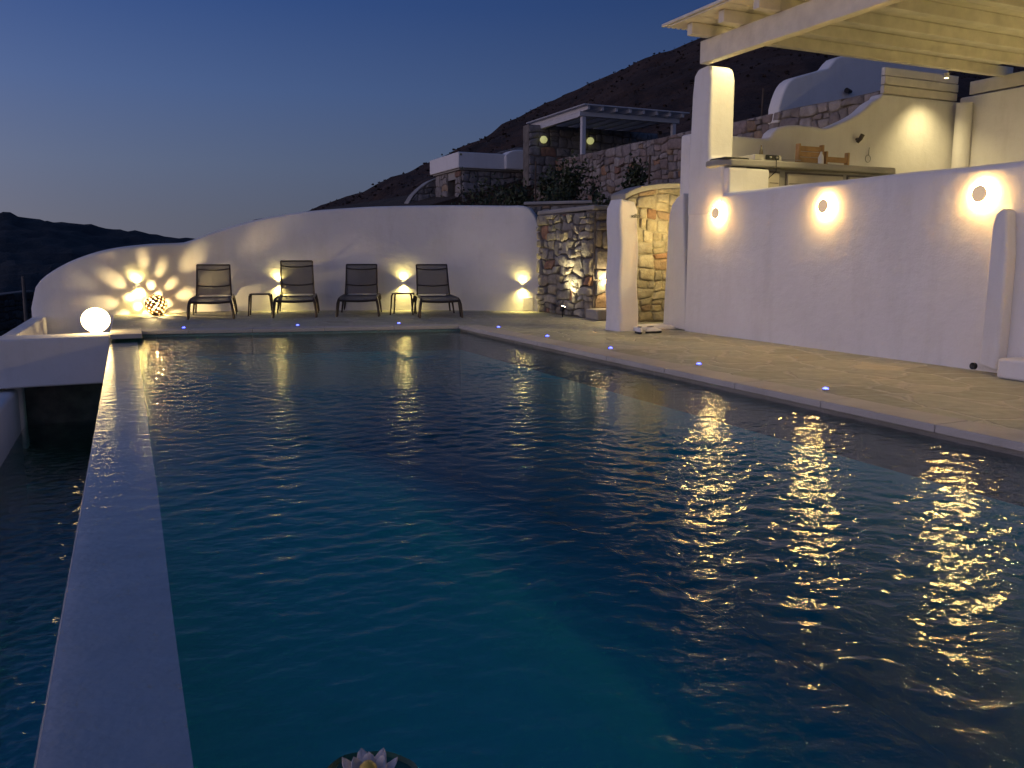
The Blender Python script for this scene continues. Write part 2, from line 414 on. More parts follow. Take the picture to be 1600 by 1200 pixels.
# ================================================================ SETTING
ZW = -.08
FE1, FE2 = GF(280, 516.5), GF(705, 509)                 # pool's far edge on the deck
fe = lambda u: FE1[1] + (u - FE1[0]) * (FE2[1] - FE1[1]) / (FE2[0] - FE1[0])
UL, UI, URT = -7.03, -6.72, -2.43                        # outer and inner face of the overflow wall, pool's right edge
VN = -8.75                                              # near end of the pool
print('far edge', FE1, FE2, fe(UL), fe(URT))

# back wall base line
BB = [(50, 495), (120, 493.8), (185, 492), (240, 490), (290, 487.7), (360, 486.2), (430, 485.6), (560, 485), (700, 484.8), (843, 486.6)]
BT = [(46, 500), (50, 468), (53, 452), (62, 438), (80, 424), (110, 408), (150, 394), (190, 386), (240, 381), (285, 379), (300, 375), (330, 364), (370, 351), (420, 339), (480, 330), (540, 325), (600, 322), (700, 320.5), (790, 321), (815, 321), (828, 326), (837, 340), (843, 352), (860, 380)]
BTs = smoothline(BT, 3)
bw = [];
for i in range(91):
    x = 50 + (843 - 50) * i / 90; bw.append(G(x, interp(smoothline(BB, 10), x)))
def deckpoly(name, pts, z, t, m):
    mb = MB(); mb.prism([(*F(u, v)[:2], z) for u, v in pts], (0, 0, -t)); return mb.build(name, m, smooth=0)
# deck as a few butted slabs round the pool
VF = fe(UL); VR = fe(URT)
wl = [UV(*p) for p in bw]
far = [(UL, fe(UL))] + [(UL, wl[14][1] + .1)] + [(u, v + .15) for u, v in wl[15::5]] + [(1.2, 4.6), (1.2, 2.6), (0, 2.2), (URT, VR)]
mb = MB()
mb.prism([(*F(u, v)[:2], 0) for u, v in far], (0, 0, -.35))
mb.prism([(*F(u, v)[:2], 0) for u, v in [(URT, VR), (0, 2.2), (.35, 2.2), (.35, -9.4), (URT, -9.4)]], (0, 0, -.35))
mb.prism([(*F(u, v)[:2], 0) for u, v in [(URT, VN), (URT, -9.4), (.35, -9.4), (.35, -12), (-9.5, -12), (-9.5, VN)]], (0, 0, -.35))
tag(mb.build('deck', M['paving'], smooth=0), 'irregular stone paving round the pool', kind='structure')
mb = MB(); mb.prism([(*F(u, v)[:2], -.004) for u, v in [(0, 2.4), (3.2, 2.4), (3.2, 0.6), (0, .6)]], (0, 0, -.3))
tag(mb.build('path', M['paving'], smooth=0), kind='structure')

# coping: long thin slabs with joints, slightly proud and overhanging
mb = MB()
v = VR - .02
R0 = random.Random(3)
while v > -9.2:
    L = R0.uniform(.75, 1.0); v1 = max(v - L, -9.35)
    mb.fbox(URT - .03, URT + .27, v1 + .004, v, -.045, .006 + R0.uniform(-.001, .001)); v = v1
dx = (FE2[0] - FE1[0], FE2[1] - FE1[1]); dl = math.hypot(*dx); dx = (dx[0] / dl, dx[1] / dl); nx = (-dx[1], dx[0])
tt = math.dist((URT, VR), (UL, VF)); s = 0
while s < tt:
    s1 = min(tt, s + R0.uniform(.7, 1.0))
    q = [(URT - dx[0] * a + nx[0] * b_, VR - dx[1] * a + nx[1] * b_) for a, b_ in ((s, -.03), (s1 - .004, -.03), (s1 - .004, .27), (s, .27))]
    mb.prism([(*F(*k)[:2], .006 + R0.uniform(-.001, .001)) for k in q][::-1], (0, 0, -.051)); s = s1
tag(mb.build('pool_coping', M['coping'], bevel=.008, seg=2), kind='structure')

# pool shell (floor + walls)
mb = MB(); ZF = -2.5
P = lambda u, v, z: F(u, v, z)
sst = lambda x: (lambda t: t * t * (3 - 2 * t))(min(1, max(0, x)))
def floor_z(u, v): return max(-2.35, -1.12 - .95 * sst((u + 5.2) / 3.4) - .35 * sst((v + 2.4) / 5) - .30 * sst((-5.6 - v) / 2.4))
GU, GV = 24, 48; vs = []
for j in range(GV + 1):
    for i in range(GU + 1):
        u = UI - .1 + (URT + .3 - UI + .1) * i / GU; v = VN - .3 + (fe(UI) + .4 - VN + .3) * j / GV; vs.append(P(u, v, floor_z(u, v)))
mb.add(vs, [(j * (GU + 1) + i, j * (GU + 1) + i + 1, (j + 1) * (GU + 1) + i + 1, (j + 1) * (GU + 1) + i) for j in range(GV) for i in range(GU)])
mb.fbox(URT, URT + .3, VN - .3, VR + .3, ZF, -.35)
mb.fbox(URT + .0, URT + .3, VN - .3, VR, -.35, -.046, 1)  # grey face above water; below it the dark tone imitates a dark reflection
mb.prism([P(UL + .0, fe(UL), ZF), P(URT, VR, ZF), P(URT, VR + .3, ZF), P(UL, fe(UL) + .3, ZF)], (0, 0, -ZF - .046))
mb.fbox(UI - .2, URT, VN - .3, VN, ZF, -.35)
tag(mb.build('pool_basin', [M['pool'], M['cement']], smooth=0), kind='structure')

# the overflow wall, its top just under the water film
mb = MB(); NV = 80
for i in range(NV + 1):
    v = VN - .3 + (2.42 - VN + .3) * i / NV
    wob = .002 * math.sin(v * 2.1)
    mb.v += [P(UL, v, -2.6), P(UL, v, ZW - .012), P(UI + wob, v, ZW - .014), P(UI + wob, v, -2.6)]
    if i:
        k = i * 4
        for j in range(3): mb.f.append((k + j - 4, k + j, k + j + 1, k + j - 3)); mb.mi.append(0)
mb.f += [(0, 1, 2, 3), (NV * 4 + 3, NV * 4 + 2, NV * 4 + 1, NV * 4)]; mb.mi += [0, 0]
tag(mb.build('overflow_wall', M['white2'], base=F(UL, -3, 0), bevel=0), 'long narrow white wall the pool water spills over, between pool and lower basin', 'wall')

# pool water: a closed body with a wavy top
def wave_field(X, Y, seed, rms, lam0=.03, lam1=.24, n=110, main=-1.45, spread=.85):
    R = np.random.default_rng(seed); h = np.zeros_like(X)
    wl_ = np.exp(R.uniform(math.log(lam0), math.log(lam1), n)); th = main + R.normal(0, spread, n); ph = R.uniform(0, 6.28, n)
    for l, t, p_ in zip(wl_, th, ph):
        k = 2 * math.pi / l; h += (1 / k) * np.sin(k * (X * math.cos(t) + Y * math.sin(t)) + p_ + .8 * np.sin(.9 * X * math.cos(t + 1.5) + p_))
    return h * rms / math.sqrt(n / 2)
def water_body(name, u0, u1, v0, vfun, zt, zb, nu, nv, rms, seed, film=None, skirt=.002):
    s = np.linspace(0, 1, nu + 1); t = np.linspace(0, 1, nv + 1) ** 1.25
    Uu = u0 + (u1 - u0) * s; U2, T2 = np.meshgrid(Uu, t)
    V1 = np.array([vfun(a) for a in Uu])[None, :]; V2 = v0 + (V1 - v0) * T2
    X = OX + U2 * D2[0] + V2 * D1[0]; Y = OY + U2 * D2[1] + V2 * D1[1]
    h = wave_field(X, Y, seed, rms)
    R = np.random.default_rng(seed + 5); a = np.zeros_like(X)
    for _ in range(12):
        l = R.uniform(1.2, 3.5); th = R.uniform(0, 6.28); a += np.sin(6.28 / l * (X * math.cos(th) + Y * math.sin(th)) + R.uniform(0, 6.28))
    a = .8 + .22 * a / 2.4 * 1.4; a = np.clip(a, .3, 1.5)
    # calmer near the far end, livelier towards the right wall
    far_ = np.clip((V2 + 8) / 11, 0, 1); a *= 1.12 - .18 * far_
    if film is not None:
        fl_ = .05 + .45 * np.clip((V2 + 3) / 6, 0, 1); a *= fl_ + (1 - fl_) * np.clip((U2 - film) / .5, 0, 1)
    Z = zt + h * a
    if film is not None: Z = np.maximum(Z, ZW - .009)
    top = np.stack([X, Y, Z], -1).reshape(-1, 3); N = nu + 1
    idx = np.arange((nu + 1) * (nv + 1)).reshape(nv + 1, nu + 1)
    q = np.stack([idx[:-1, :-1], idx[:-1, 1:], idx[1:, 1:], idx[1:, :-1]], -1).reshape(-1, 4)
    ring = list(idx[0, :]) + list(idx[1:, -1]) + list(idx[-1, -2::-1]) + list(idx[-2:0:-1, 0])
    low = top[ring].copy(); low[:, 2] = zb; k0 = len(top); n_ = len(ring)
    sides = [(ring[(i + 1) % n_], ring[i], k0 + i, k0 + (i + 1) % n_) for i in range(n_)]
    me = bpy.data.meshes.new(name); V = np.concatenate([top, low])
    me.vertices.add(len(V)); me.vertices.foreach_set('co', V.ravel().astype(np.float32))
    faces = np.concatenate([q, np.array(sides)]); nl = len(faces) * 4 + n_
    me.loops.add(nl); me.polygons.add(len(faces) + 1)
    li = np.concatenate([faces.ravel(), np.arange(k0 + n_ - 1, k0 - 1, -1)])
    me.loops.foreach_set('vertex_index', li.astype(np.int32))
    me.polygons.foreach_set('loop_start', np.concatenate([np.arange(len(faces)) * 4, [len(faces) * 4]]).astype(np.int32))
    me.polygons.foreach_set('loop_total', np.concatenate([np.full(len(faces), 4), [n_]]).astype(np.int32))
    me.update(calc_edges=True); me.validate()
    me.polygons.foreach_set('use_smooth', [True] * len(me.polygons)); me.set_sharp_from_angle(angle=math.radians(60))
    me.materials.append(M['water'])
    o = bpy.data.objects.new(name, me); COL.objects.link(o); return tag(o, kind='structure')
water_body('water', UL - .002, URT + .001, VN - .001, lambda u: fe(u) + .001, ZW, ZF + .003, 520, 1150, .090, 11, film=UI - .15)

# lower overflow basin on the left
ZB = -1.2; UO = -8.13
mb = MB()
mb.fbox(UO - .3, UL, -11, 3.2, -2.2, -2.0)
mb.fbox(UO - .3, UL - .003, 3.2, 3.4, -2.0, -.60, 1)                 # back of the recess under the ledge
tag(mb.build('lower_basin', [M['pool'], M['mortar']], smooth=0), kind='structure')
water_body('basin_water', UO + .001, UL - .006, -9.5, lambda u: 3.199, ZB, -1.995, 110, 900, .16, 23)
A, B_ = F(UO, 3.2), F(UO, -11)
pts = [F(UO, 2.75 - i * .55) for i in range(26)]
mb = sweep_wall([p[:2] for p in pts], [-.65 + .012 * math.sin(i) for i in range(26)], -2.0, .32, [(-D2[0], -D2[1])] * 26, .05)
tag(mb.build('basin_wall', M['white2'], base=F(UO, -3, 0)), 'low white outer wall of the dark lower basin at the photo edge', 'wall')
# end block with the ledge, the pit behind it
mb = MB(); mb.fbox(-11.5, UL - .004, 2.42, 3.02, -.60, .0)
tag(mb.build('pool_ledge', M['white'], base=F(-7.6, 2.6, 0), bevel=.03), 'white plastered ledge carrying the glowing globe lamp, over the dark basin opening', 'ledge')
mb = MB(); mb.fbox(-9.6, UL - .01, 3.021, 6.9, -.595, -.55)
mb.fbox(UL - .012, UL + .04, 3.02, wl[14][1] + .05, -.55, -.002)
tag(mb.build('planter_pit', M['white2'], smooth=0), 'sunken white pit between the globe ledge and the curved wall', 'pit')
a0, a1 = GF(0, 525), GF(28, 523.5); b0_, b1_ = GF(52, 494), GF(72, 495)
print('low wall', a0, a1, b0_, b1_)
mb = MB(); q = [(*F(*k)[:2], 0.004) for k in (a0, a1, b1_, b0_)]
mb.prism(q, (0, 0, -1.5))
tag(mb.build('parapet_wall', M['white'], bevel=.03, base=F(*b0_, 0)), 'low white wall running back from the ledge to the curved wall', 'wall')
# projecting slab at the pool corner
mb = MB(); mb.fbox(UL - .0, -6.66, 2.45, 3.35, -.045, .012)
tag(mb.build('corner_slab', M['coping'], bevel=.006, base=F(-6.8, 2.9, 0)), 'thin stone slab jutting over the water at the pool corner beside the globe lamp', 'slab')

# curved white back wall
ztb = []
for (X, Y) in bw:
    z = 1.0
    for _ in range(12):
        px, py = proj(X, Y, z); ty = interp(BTs, px); z += (py - ty) * Y / FPX
    ztb.append(max(z, .02))
nb = []
for i in range(len(bw)):
    p, q = bw[max(i - 1, 0)], bw[min(i + 1, len(bw) - 1)]; L = math.dist(p, q); nb.append((-(q[1] - p[1]) / L, (q[0] - p[0]) / L))
mb = sweep_wall(bw, ztb, -1.2, .36, nb, .06)
tag(mb.build('curved_wall', M['white'], base=(*bw[45], 0), smooth=60), 'long white wall with curving top behind the loungers', 'wall')

# ---------------------------------------------------------------- stone walls by the gateway
# short run in line with the right wall
sA, sB = F(0, 4.36), F(0, 2.43)
hw = lambda s: 1.70
stone_wall('stone_wall', sA[:2], sB[:2], 0, lambda s: 1.73 - .02 * s, .45, .28, .19, .075, 4, .08, base=sA, ends=False)
SW = bpy.data.objects['stone_wall']
tag(SW, 'floodlit rubble stone wall between the curved white wall and the gate pillar', 'wall')
mb = MB(); mb.fbox(-.03, .46, 2.40, 4.42, 1.72, 1.80, b=sA)
mb.build('wall_cap', M['cement'], SW, bevel=.025)
sA2, sB2 = F(0.02, 2.43), F(1.2, 2.43)
stone_wall('stone_wall', sA2[:2], sB2[:2], .0, 1.72, .3, .30, .28, .035, 9, .25, base=sA2, ends=False, gap=.007)
tag(bpy.data.objects['stone_wall.001'], 'warmly lit stone wall in the gap behind the gate pillar', 'wall')
sA3, sB3 = F(-.02, 1.5), F(1.5, 1.5)
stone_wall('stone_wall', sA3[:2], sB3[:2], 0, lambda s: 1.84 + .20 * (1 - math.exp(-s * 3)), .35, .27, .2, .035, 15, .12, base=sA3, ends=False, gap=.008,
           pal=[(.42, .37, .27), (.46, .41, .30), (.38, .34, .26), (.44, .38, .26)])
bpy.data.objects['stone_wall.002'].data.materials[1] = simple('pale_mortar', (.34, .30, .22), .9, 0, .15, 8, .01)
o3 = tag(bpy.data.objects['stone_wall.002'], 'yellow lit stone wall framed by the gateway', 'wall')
mb = MB(); k = [(s_, 1.84 + .20 * (1 - math.exp(-s_ * 3))) for s_ in [0, .1, .2, .3, .45, .6, .8, 1.1, 1.6]]
mb.prism([tuple(a - c for a, c in zip(F(-.04 + s_, 1.47, z + .07), sA3)) for s_, z in k] + [tuple(a - c for a, c in zip(F(-.04 + s_, 1.47, z - .015), sA3)) for s_, z in k[::-1]], tuple(c * .42 for c in (*D1, 0)))
mb.build('wall_cap', M['cement'], o3, bevel=.02)
mb = MB(); mb.fbox(-.16, .7, 2.02, 2.40, 0, .17)
tag(mb.build('stone_step', M['cement'], bevel=.03, base=F(.1, 2.2, 0)), 'pale stone step at the foot of the wall beside the gate pillar', 'step')
mb = MB(); mb.fbox(-.62, .12, .22, .62, 0, .055)
tag(mb.build('threshold_step', M['white'], bevel=.02, base=F(-.2, .4, 0)), 'low white plaster step between the gate pillar and the wall end', 'step')
# gate pillar
def pillar(name, ring_px, v0, label, cat):
    mb = MB(); return mb
mb = MB(); NZ = 14
for i in range(NZ + 1):
    z = 1.72 * i / NZ; f_ = 1 - .10 * i / NZ; wob = .012 * math.sin(i * .9)
    cu, cv = -.69 + wob - .02 * i / NZ, .47
    a, b_ = .155 * f_ + .01, .20 * f_
    if i == NZ: a *= .75; b_ *= .8; z -= .01
    ring = []
    for k in range(24):
        t_ = 2 * math.pi * k / 24; c_, s_ = math.cos(t_), math.sin(t_); e_ = .35
        ring.append(F(cu + a * math.copysign(abs(c_) ** e_, c_), cv + b_ * math.copysign(abs(s_) ** e_, s_), z + (.03 if z > 1.5 and c_ < -.3 else 0)))
    mb.v += ring
    if i:
        for k in range(24): mb.f.append(((i - 1) * 24 + k, (i - 1) * 24 + (k + 1) % 24, i * 24 + (k + 1) % 24, i * 24 + k)); mb.mi.append(0)
mb.f.append(tuple(NZ * 24 + k for k in range(24))); mb.mi.append(0)
pil = tag(mb.build('gate_pillar', M['white'], base=F(-.69, .47, 0), smooth=70), 'slim rounded white plaster pillar standing free beside the gateway', 'pillar')
cu = bpy.data.curves.new('lettering', 'FONT'); cu.body = 'villas'; cu.size = .075; cu.shear = .35; cu.extrude = .004; cu.materials.append(M['black'])
lt = bpy.data.objects.new('lettering', cu); COL.objects.link(lt); lt.parent = pil
pq = F(-.70, .47 - .20 * .93 - .012, 1.50); lt.location = tuple(a - c for a, c in zip(pq, F(-.69, .47, 0))); lt.rotation_euler = (math.pi / 2, 0, ANG)
# wall end beside the pillar (rounded shoulder)
jp = [(1035, 510), (1037, 470), (1040, 420), (1043, 360), (1045, 335), (1049, 320), (1056, 309), (1062, 304), (1067.5, 301)]
mb = MB(); mb.prism([F(.02, v, max(z, 0)) for v, z in [PU(x, y, .02) for x, y in jp]] + [F(.02, -.02, 0)], tuple(c * .30 for c in (*D2, 0)))
tag(mb.build('gate_wall', M['white'], bevel=.03, base=F(.2, .3, 0)), 'narrow round shouldered white wall end between gateway and column', 'wall')

# ---------------------------------------------------------------- right wall, column, terrace
VE = -9.3
pts = [F(0, -.03 + (VE + .03) * i / 30) for i in range(31)]
zts = []
for i in range(31):
    zts.append(1.785 + .004 * math.sin(i * 1.3))
mb = sweep_wall([p[:2] for p in pts], zts, 0, .32, [D2] * 31, .06)
tag(mb.build('terrace_wall', M['white'], base=F(0, -4, 0)), 'tall plain white wall with three round lamps, on the deck beside the pool', 'wall')
# column: broad foot, slim shaft
colb = empty('pergola_column', F(.2, -.3, 1.3), 0, 'white plaster column carrying the near corner of the big pergola', 'column')
base = F(.2, -.3, 1.3)
prof = [(0.01, 1.5), (0.01, 2.0), (-.02, 3.05), (-.05, 3.28), (-.12, 3.36), (-.30, 3.37), (-.37, 3.33), (-.405, 3.2), (-.41, 2.4), (-.42, 2.23), (-.62, 2.2), (-.70, 2.12), (-.715, 1.9), (-.76, 1.5)]
mb = MB(); mb.prism([tuple(a - c for a, c in zip(F(-.006, v, z), base)) for v, z in prof], tuple(c * .40 for c in (*D2, 0)))
mb.build('column_shaft', M['white'], colb, bevel=.05, seg=4)
mb = MB(); mb.fbox(.02, .66, -.80, -.44, 1.21, 2.08, b=base); mb.build('column_foot', M['white'], colb, bevel=.03)
# terrace floor
mb = MB(); mb.fbox(.33, 5.4, -9.3, .3, 1.0, 1.2)
tag(mb.build('terrace_floor', M['paving'], smooth=0), kind='structure')
mb = MB(); mb.fbox(.33, 5.6, -9.4, .5, -.3, .99); tag(mb.build('terrain', M['mortar'], smooth=0), kind='structure')
# back terrace wall (faces the camera)
tp = smoothline([(1080, 208), (1148, 212), (1200, 216.5)], 10) + smoothline([(1206, 213), (1209, 206), (1216, 200), (1228, 196), (1250, 195), (1272, 197), (1290, 200), (1308, 194), (1330, 184), (1348, 173), (1362, 160), (1376, 152)], 4)
pp = [PV(x, y, .3) for x, y in tp]
poly = [F(pp[0][0], .3, 1.2)] + [F(u, .3, z) for u, z in pp] + [F(pp[-1][0] + .03, .3, 3.42), F(5.75, .3, 3.42), F(5.75, .3, 1.2)]
mb = MB(); mb.prism(poly[::-1], tuple(c * .24 for c in (*D1, 0)))
tag(mb.build('terrace_back_wall', M['white'], bevel=.04, base=F(3, .3, 1.2)), 'cream lit terrace wall with curved stepped top behind the bar counter', 'wall')
mb = MB(); mb.fbox(5.4, 5.7, -9.3, .295, 1.2, 3.48)
tag(mb.build('terrace_side_wall', M['white'], bevel=.03, base=F(5.4, -4, 1.2)), 'cream lit terrace wall under the pergola at the right edge', 'wall')
def louvre(name, boxes, base, lab):
    r = empty(name, base, 0, lab, 'louvre')
    mb = MB()
    for bx in boxes: mb.fbox(*bx, b=base)
    mb.build('boards', M['cream'], r, bevel=.008, seg=2)
lb = []
u0 = PV(1378, 152, .3)[0]
for i in range(3): lb.append((u0 + .02, 5.34, .29 - .012 * (i % 2), .36, 3.425 + i * .13, 3.425 + i * .13 + .118))
louvre('louvre_screen', lb, F(u0, .3, 3.42), 'horizontal cream boards filling the gap above the terrace back wall')
louvre('louvre_screen', [(5.40, 5.50, -9.2, -.9, 3.50 - .001 - .0 + i * .0 + 0, 3.50) if 0 else (5.385, 5.44, -9.2, -.85, 3.08 + i * .13, 3.08 + i * .13 + .118) for i in range(3)], F(5.4, -1, 3.4), 'horizontal cream boards along the top of the right terrace wall')
mb = MB(); mb.tube([F(5.3, .12, 1.2), F(5.3, .12, 2.4), F(5.3, .12, 3.36)], [.13, .125, .12], 20)
tag(mb.build('corner_column', M['white'], base=F(5.3, .12, 1.2)), 'round cream column in the corner of the two terrace walls', 'column')

# ---------------------------------------------------------------- pergola over the terrace
pbase = F(0, -3, 3.4)
per = empty('pergola', pbase, 0, 'large cream timber pergola roof over the terrace with projecting rafters', 'pergola')
mb = MB(); mb.fbox(-.03, .10, -9.2, -.20, 3.40, 3.675, b=pbase); mb.build('front_beam', M['cream'], per, bevel=.01, seg=2)
mb = MB(); mb.fbox(5.42, 5.56, -9.2, .15, 3.50, 3.70, b=pbase); mb.build('rear_beam', M['cream'], per, bevel=.01, seg=2)
for i in range(15):
    v = -.38 - i * .60
    mb = MB(); mb.fbox(-.33, 5.6, v - .05, v + .05, 3.68, 3.82, b=pbase); mb.build('rafter', M['cream'], per, bevel=.008, seg=2)
mb = MB(); v = -.10
while v > -9.3:
    mb.fbox(-.45, 5.25, v - .56, v - .004, 3.823, 3.840, b=pbase); v -= .60 if 0 else .565
mb2 = MB(); uu = -.48
while uu < 5.2:
    mb2.fbox(uu, uu + .045, -9.2, .0, 3.845, 3.875, b=pbase); uu += .075
mb.build('roof_boards', M['cream'], per, smooth=0); mb2.build('roof_slats', M['cream'], per, smooth=0)

# ---------------------------------------------------------------- bar counter on the terrace
cb = F(1.5, -.6, 1.2)
ctr = empty('bar_counter', cb, 0, 'long grey plaster bar counter with cabinet doors behind the white wall', 'counter')
mb = MB()
top = [(-.06, -.42), (-.06, -.62), (.06, -.80), (.7, -.84), (2.82, -.84), (2.82, .28), (.40, .28), (.40, -.42)]
mb.prism([tuple(a - c for a, c in zip(F(u, v, 2.10), cb)) for u, v in top][::-1], (0, 0, .085)); mb.build('countertop', M['cement'], ctr, bevel=.025)
mb = MB(); mb.fbox(.665, 2.72, -.70, .2, 1.2, 2.098, b=cb); mb.build('counter_body', M['cement'], ctr, smooth=0)
for (x0, x1, x2) in ((.70, .88, 0), (1.02, 1.97, 0), (2.08, 2.66, 0)):
    mb = MB(); mb.fbox(x0, x1, -.735, -.703, 1.30, 2.045, b=cb); d = mb.build('cabinet_door', M['panel'], ctr, bevel=.006, seg=1)
    mb = MB(); mb.fbox(x0 - .02, x1 + .02, -.712, -.7015, 1.28, 2.07, b=cb); mb.build('door_frame', M['mortar'], d, smooth=0)
    mb = MB(); mb.fbox(x0 + .02, x1 - .02, -.738, -.734, 1.915, 1.925, b=cb); mb.build('door_groove', M['mortar'], d, smooth=0)
ztop = 2.185
# things on the counter
q = F(.16, -.60, ztop); mb = MB(); mb.fbox(-.02, .34, -.78, -.46, ztop, ztop + .015); mb.fbox(-.01, .33, -.765, -.47, ztop + .015, ztop + .022)
tag(mb.build('griddle_plate', M['black'], base=q, bevel=.004), 'flat black hotplate lying on the column end of the counter', 'hotplate')
q = F(.70, -.6, ztop); r = empty('cooking_hob', q, 0, 'low steel hob with dark front on the bar counter', 'hob')
mb = MB(); mb.fbox(.42, .86, -.78, -.45, ztop, ztop + .075, b=q); mb.build('hob_body', M['steel'], r, bevel=.01)
mb = MB(); mb.fbox(.60, .80, -.795, -.781, ztop + .012, ztop + .07, b=q); mb.build('control_panel', M['black'], r, smooth=0)
for i in range(2):
    mb = MB(); kq = tuple(a - c for a, c in zip(F(.65 + i * .1, -.80, ztop + .04), q)); mb.lathe([(.0, .022), (.012, .022), (.014, 0)], kq, 12, axis=(-D1[0], -D1[1], 0)); mb.build('knob', M['steel'], r)
q = F(.72, -.55, ztop + .08); mb = MB(); mb.lathe([(0, 0), (.022, .0), (.026, .03), (.020, .07), (.010, .10), (.008, .14), (0, .145)], q, 16)
tag(mb.build('oil_bottle', simple('dark_glass', (.12, .10, .06), .2), base=q), 'small dark pointed bottle standing on the steel hob', 'bottle')
q = F(.9, -.8, ztop); mb = MB(); mb.tube([F(.9, -.74, ztop + .03), F(1.2, -.74, ztop + .035)], .004, 6); mb.lathe([(0, -.01), (.012, 0), (0, .01)], F(1.2, -.74, ztop + .035), 8)
tag(mb.build('skewer', M['steel'], base=q), 'thin metal skewer sticking out beside the hob', 'skewer')
pts = [F(.70, -.86, ztop + .02), F(.695, -.87, 2.05), F(.69, -.75, 1.98), F(.67, -.745, 1.9), F(.70, -.745, 1.82), F(.74, -.745, 1.75), F(.745, -.75, 1.4)]
mb = MB(); mb.tube([F(.74, -.80, ztop + .04), F(.74, -.875, ztop - .0)] + [(*p[:2], p[2]) for p in smoothline_3(pts)] if 0 else pts, .006, 6)
tag(mb.build('power_cable', M['black'], base=F(.7, -.8, 1.4)), 'thin black cable hanging from the hob down the counter front', 'cable')
q = F(1.74, -.55, ztop); mb = MB(); mb.lathe([(0, 0), (.036, 0), (.038, .09), (.033, .13), (.015, .165), (.013, .19), (0, .192)], q, 20)
tag(mb.build('lotion_bottle', simple('white_plastic', (.75, .75, .7), .4, 0, .02), base=q), 'white plastic bottle on the counter before the slatted chair', 'bottle')
def slat_back(name, u0, u1, v, z0, z1, nsl, gap, lab, tilt=.0):
    q = F((u0 + u1) / 2, v, z0); r = empty(name, q, 0, lab, 'chair', 'wooden chairs behind the counter')
    h = (z1 - z0)
    mb = MB()
    for i in range(nsl):
        zz = z0 + h * i / nsl; mb.fbox(u0 + .02, u1 - .02, v, v + .02, zz, zz + h / nsl - gap, b=q)
    mb.build('backrest', M['wood'], r, bevel=.004, seg=1)
    for uu in (u0, u1 - .035):
        mb = MB(); mb.fbox(uu, uu + .035, v - .02, v + .05, 1.75, z1 + .02, b=q); mb.build('leg', M['wood'], r, bevel=.004, seg=1)
    mb = MB(); mb.fbox(u0, u1, v - .45, v - .02, 1.9, 1.93, b=q); mb.build('seat', M['wood'], r, bevel=.004, seg=1)
slat_back('slatted_chair', 1.66, 2.12, -.20, 2.05, 2.50, 6, .008, 'wooden chair with closely slatted back, behind the white bottle')
slat_back('slatted_chair', 2.16, 2.60, -.20, 2.05, 2.42, 3, .05, 'wooden chair with wide gapped back, beside the closely slatted one')
# terrace wall lamp (dark), tap, hose
u, z = PV(1342, 217, .25); q = F(u, .28, z)
mb = MB(); mb.tube([F(u - .02, .26, z - .05), F(u, .22, z), F(u + .02, .20, z + .06)], [.025, .032, .032], 14); mb.tube([F(u, .31, z), F(u, .22, z)], .02, 10)
tag(mb.build('wall_lamp', simple('dark_bronze', (.07, .055, .03), .5), base=q), 'small dark tilted cylinder lamp fixed to the terrace back wall', 'lamp')
u, z = PV(1356, 248, .29); q = F(u, .29, z)
mb = MB(); mb.lathe([(.045, .002), (.052, .008), (.06, .002)], q, 20, axis=(-D1[0], -D1[1], 0)); mb.tube([F(u - .0, .28, z + .05), F(u - .02, .26, z + .12), F(u + .01, .28, z + .16)], .008, 8)
tag(mb.build('wall_hook', M['steel'], base=q), 'pale hook and ring fixed on the terrace wall above the counter end', 'hook')
mb = MB(); p0 = F(2.84, -.7, 2.10)
mb.tube([F(2.83, -.72, 2.12), F(2.90, -.72, 2.135), F(2.96, -.72, 2.10), F(3.0, -.72, 2.03), F(3.01, -.72, 1.9)], .016, 8)
tag(mb.build('drain_hose', M['steel'], base=p0), 'short pale hose curving off the right end of the counter', 'hose')

# diagonal boxed pipe on the right wall and the block beside it
mb = MB()
pp = [PU(x, y, -.12) for x, y in ((1528, 570), (1549, 350), (1555, 333), (1565, 324), (1573, 330), (1573, 400), (1563, 520), (1556, 581))]
mb.prism([F(-.12, v, max(z, .0)) for v, z in pp], tuple(c * .135 for c in (*D2, 0)))
dp = mb.build('boxed_downpipe', M['white'], bevel=.035, base=F(0, -4.45, 0))
tag(dp, 'vertical white plastered pipe casing on the wall under the third round lamp', 'pipe')
mb = MB(); q = F(0, -4.45, 0); c = tuple(a - b_ for a, b_ in zip(F(-.12, -4.36, .05), q))
mb.lathe([(.0, .002), (.026, .004), (.030, .006), (.030, -.02)], c, 20, axis=(-D2[0] - .2, -D2[1], 0.1)); mb.build('pipe_outlet', M['black'], dp)
mb = MB(); mb.fbox(-.30, -.01, -6.2, -4.70, 0, .17)
tag(mb.build('low_block', M['white'], bevel=.03, base=F(-.15, -5, 0)), 'low white plaster block against the wall beside the pipe casing', 'block')

# ---------------------------------------------------------------- lamps
WARM = (1.0, .74, .36); YEL = (1.0, .80, .28)
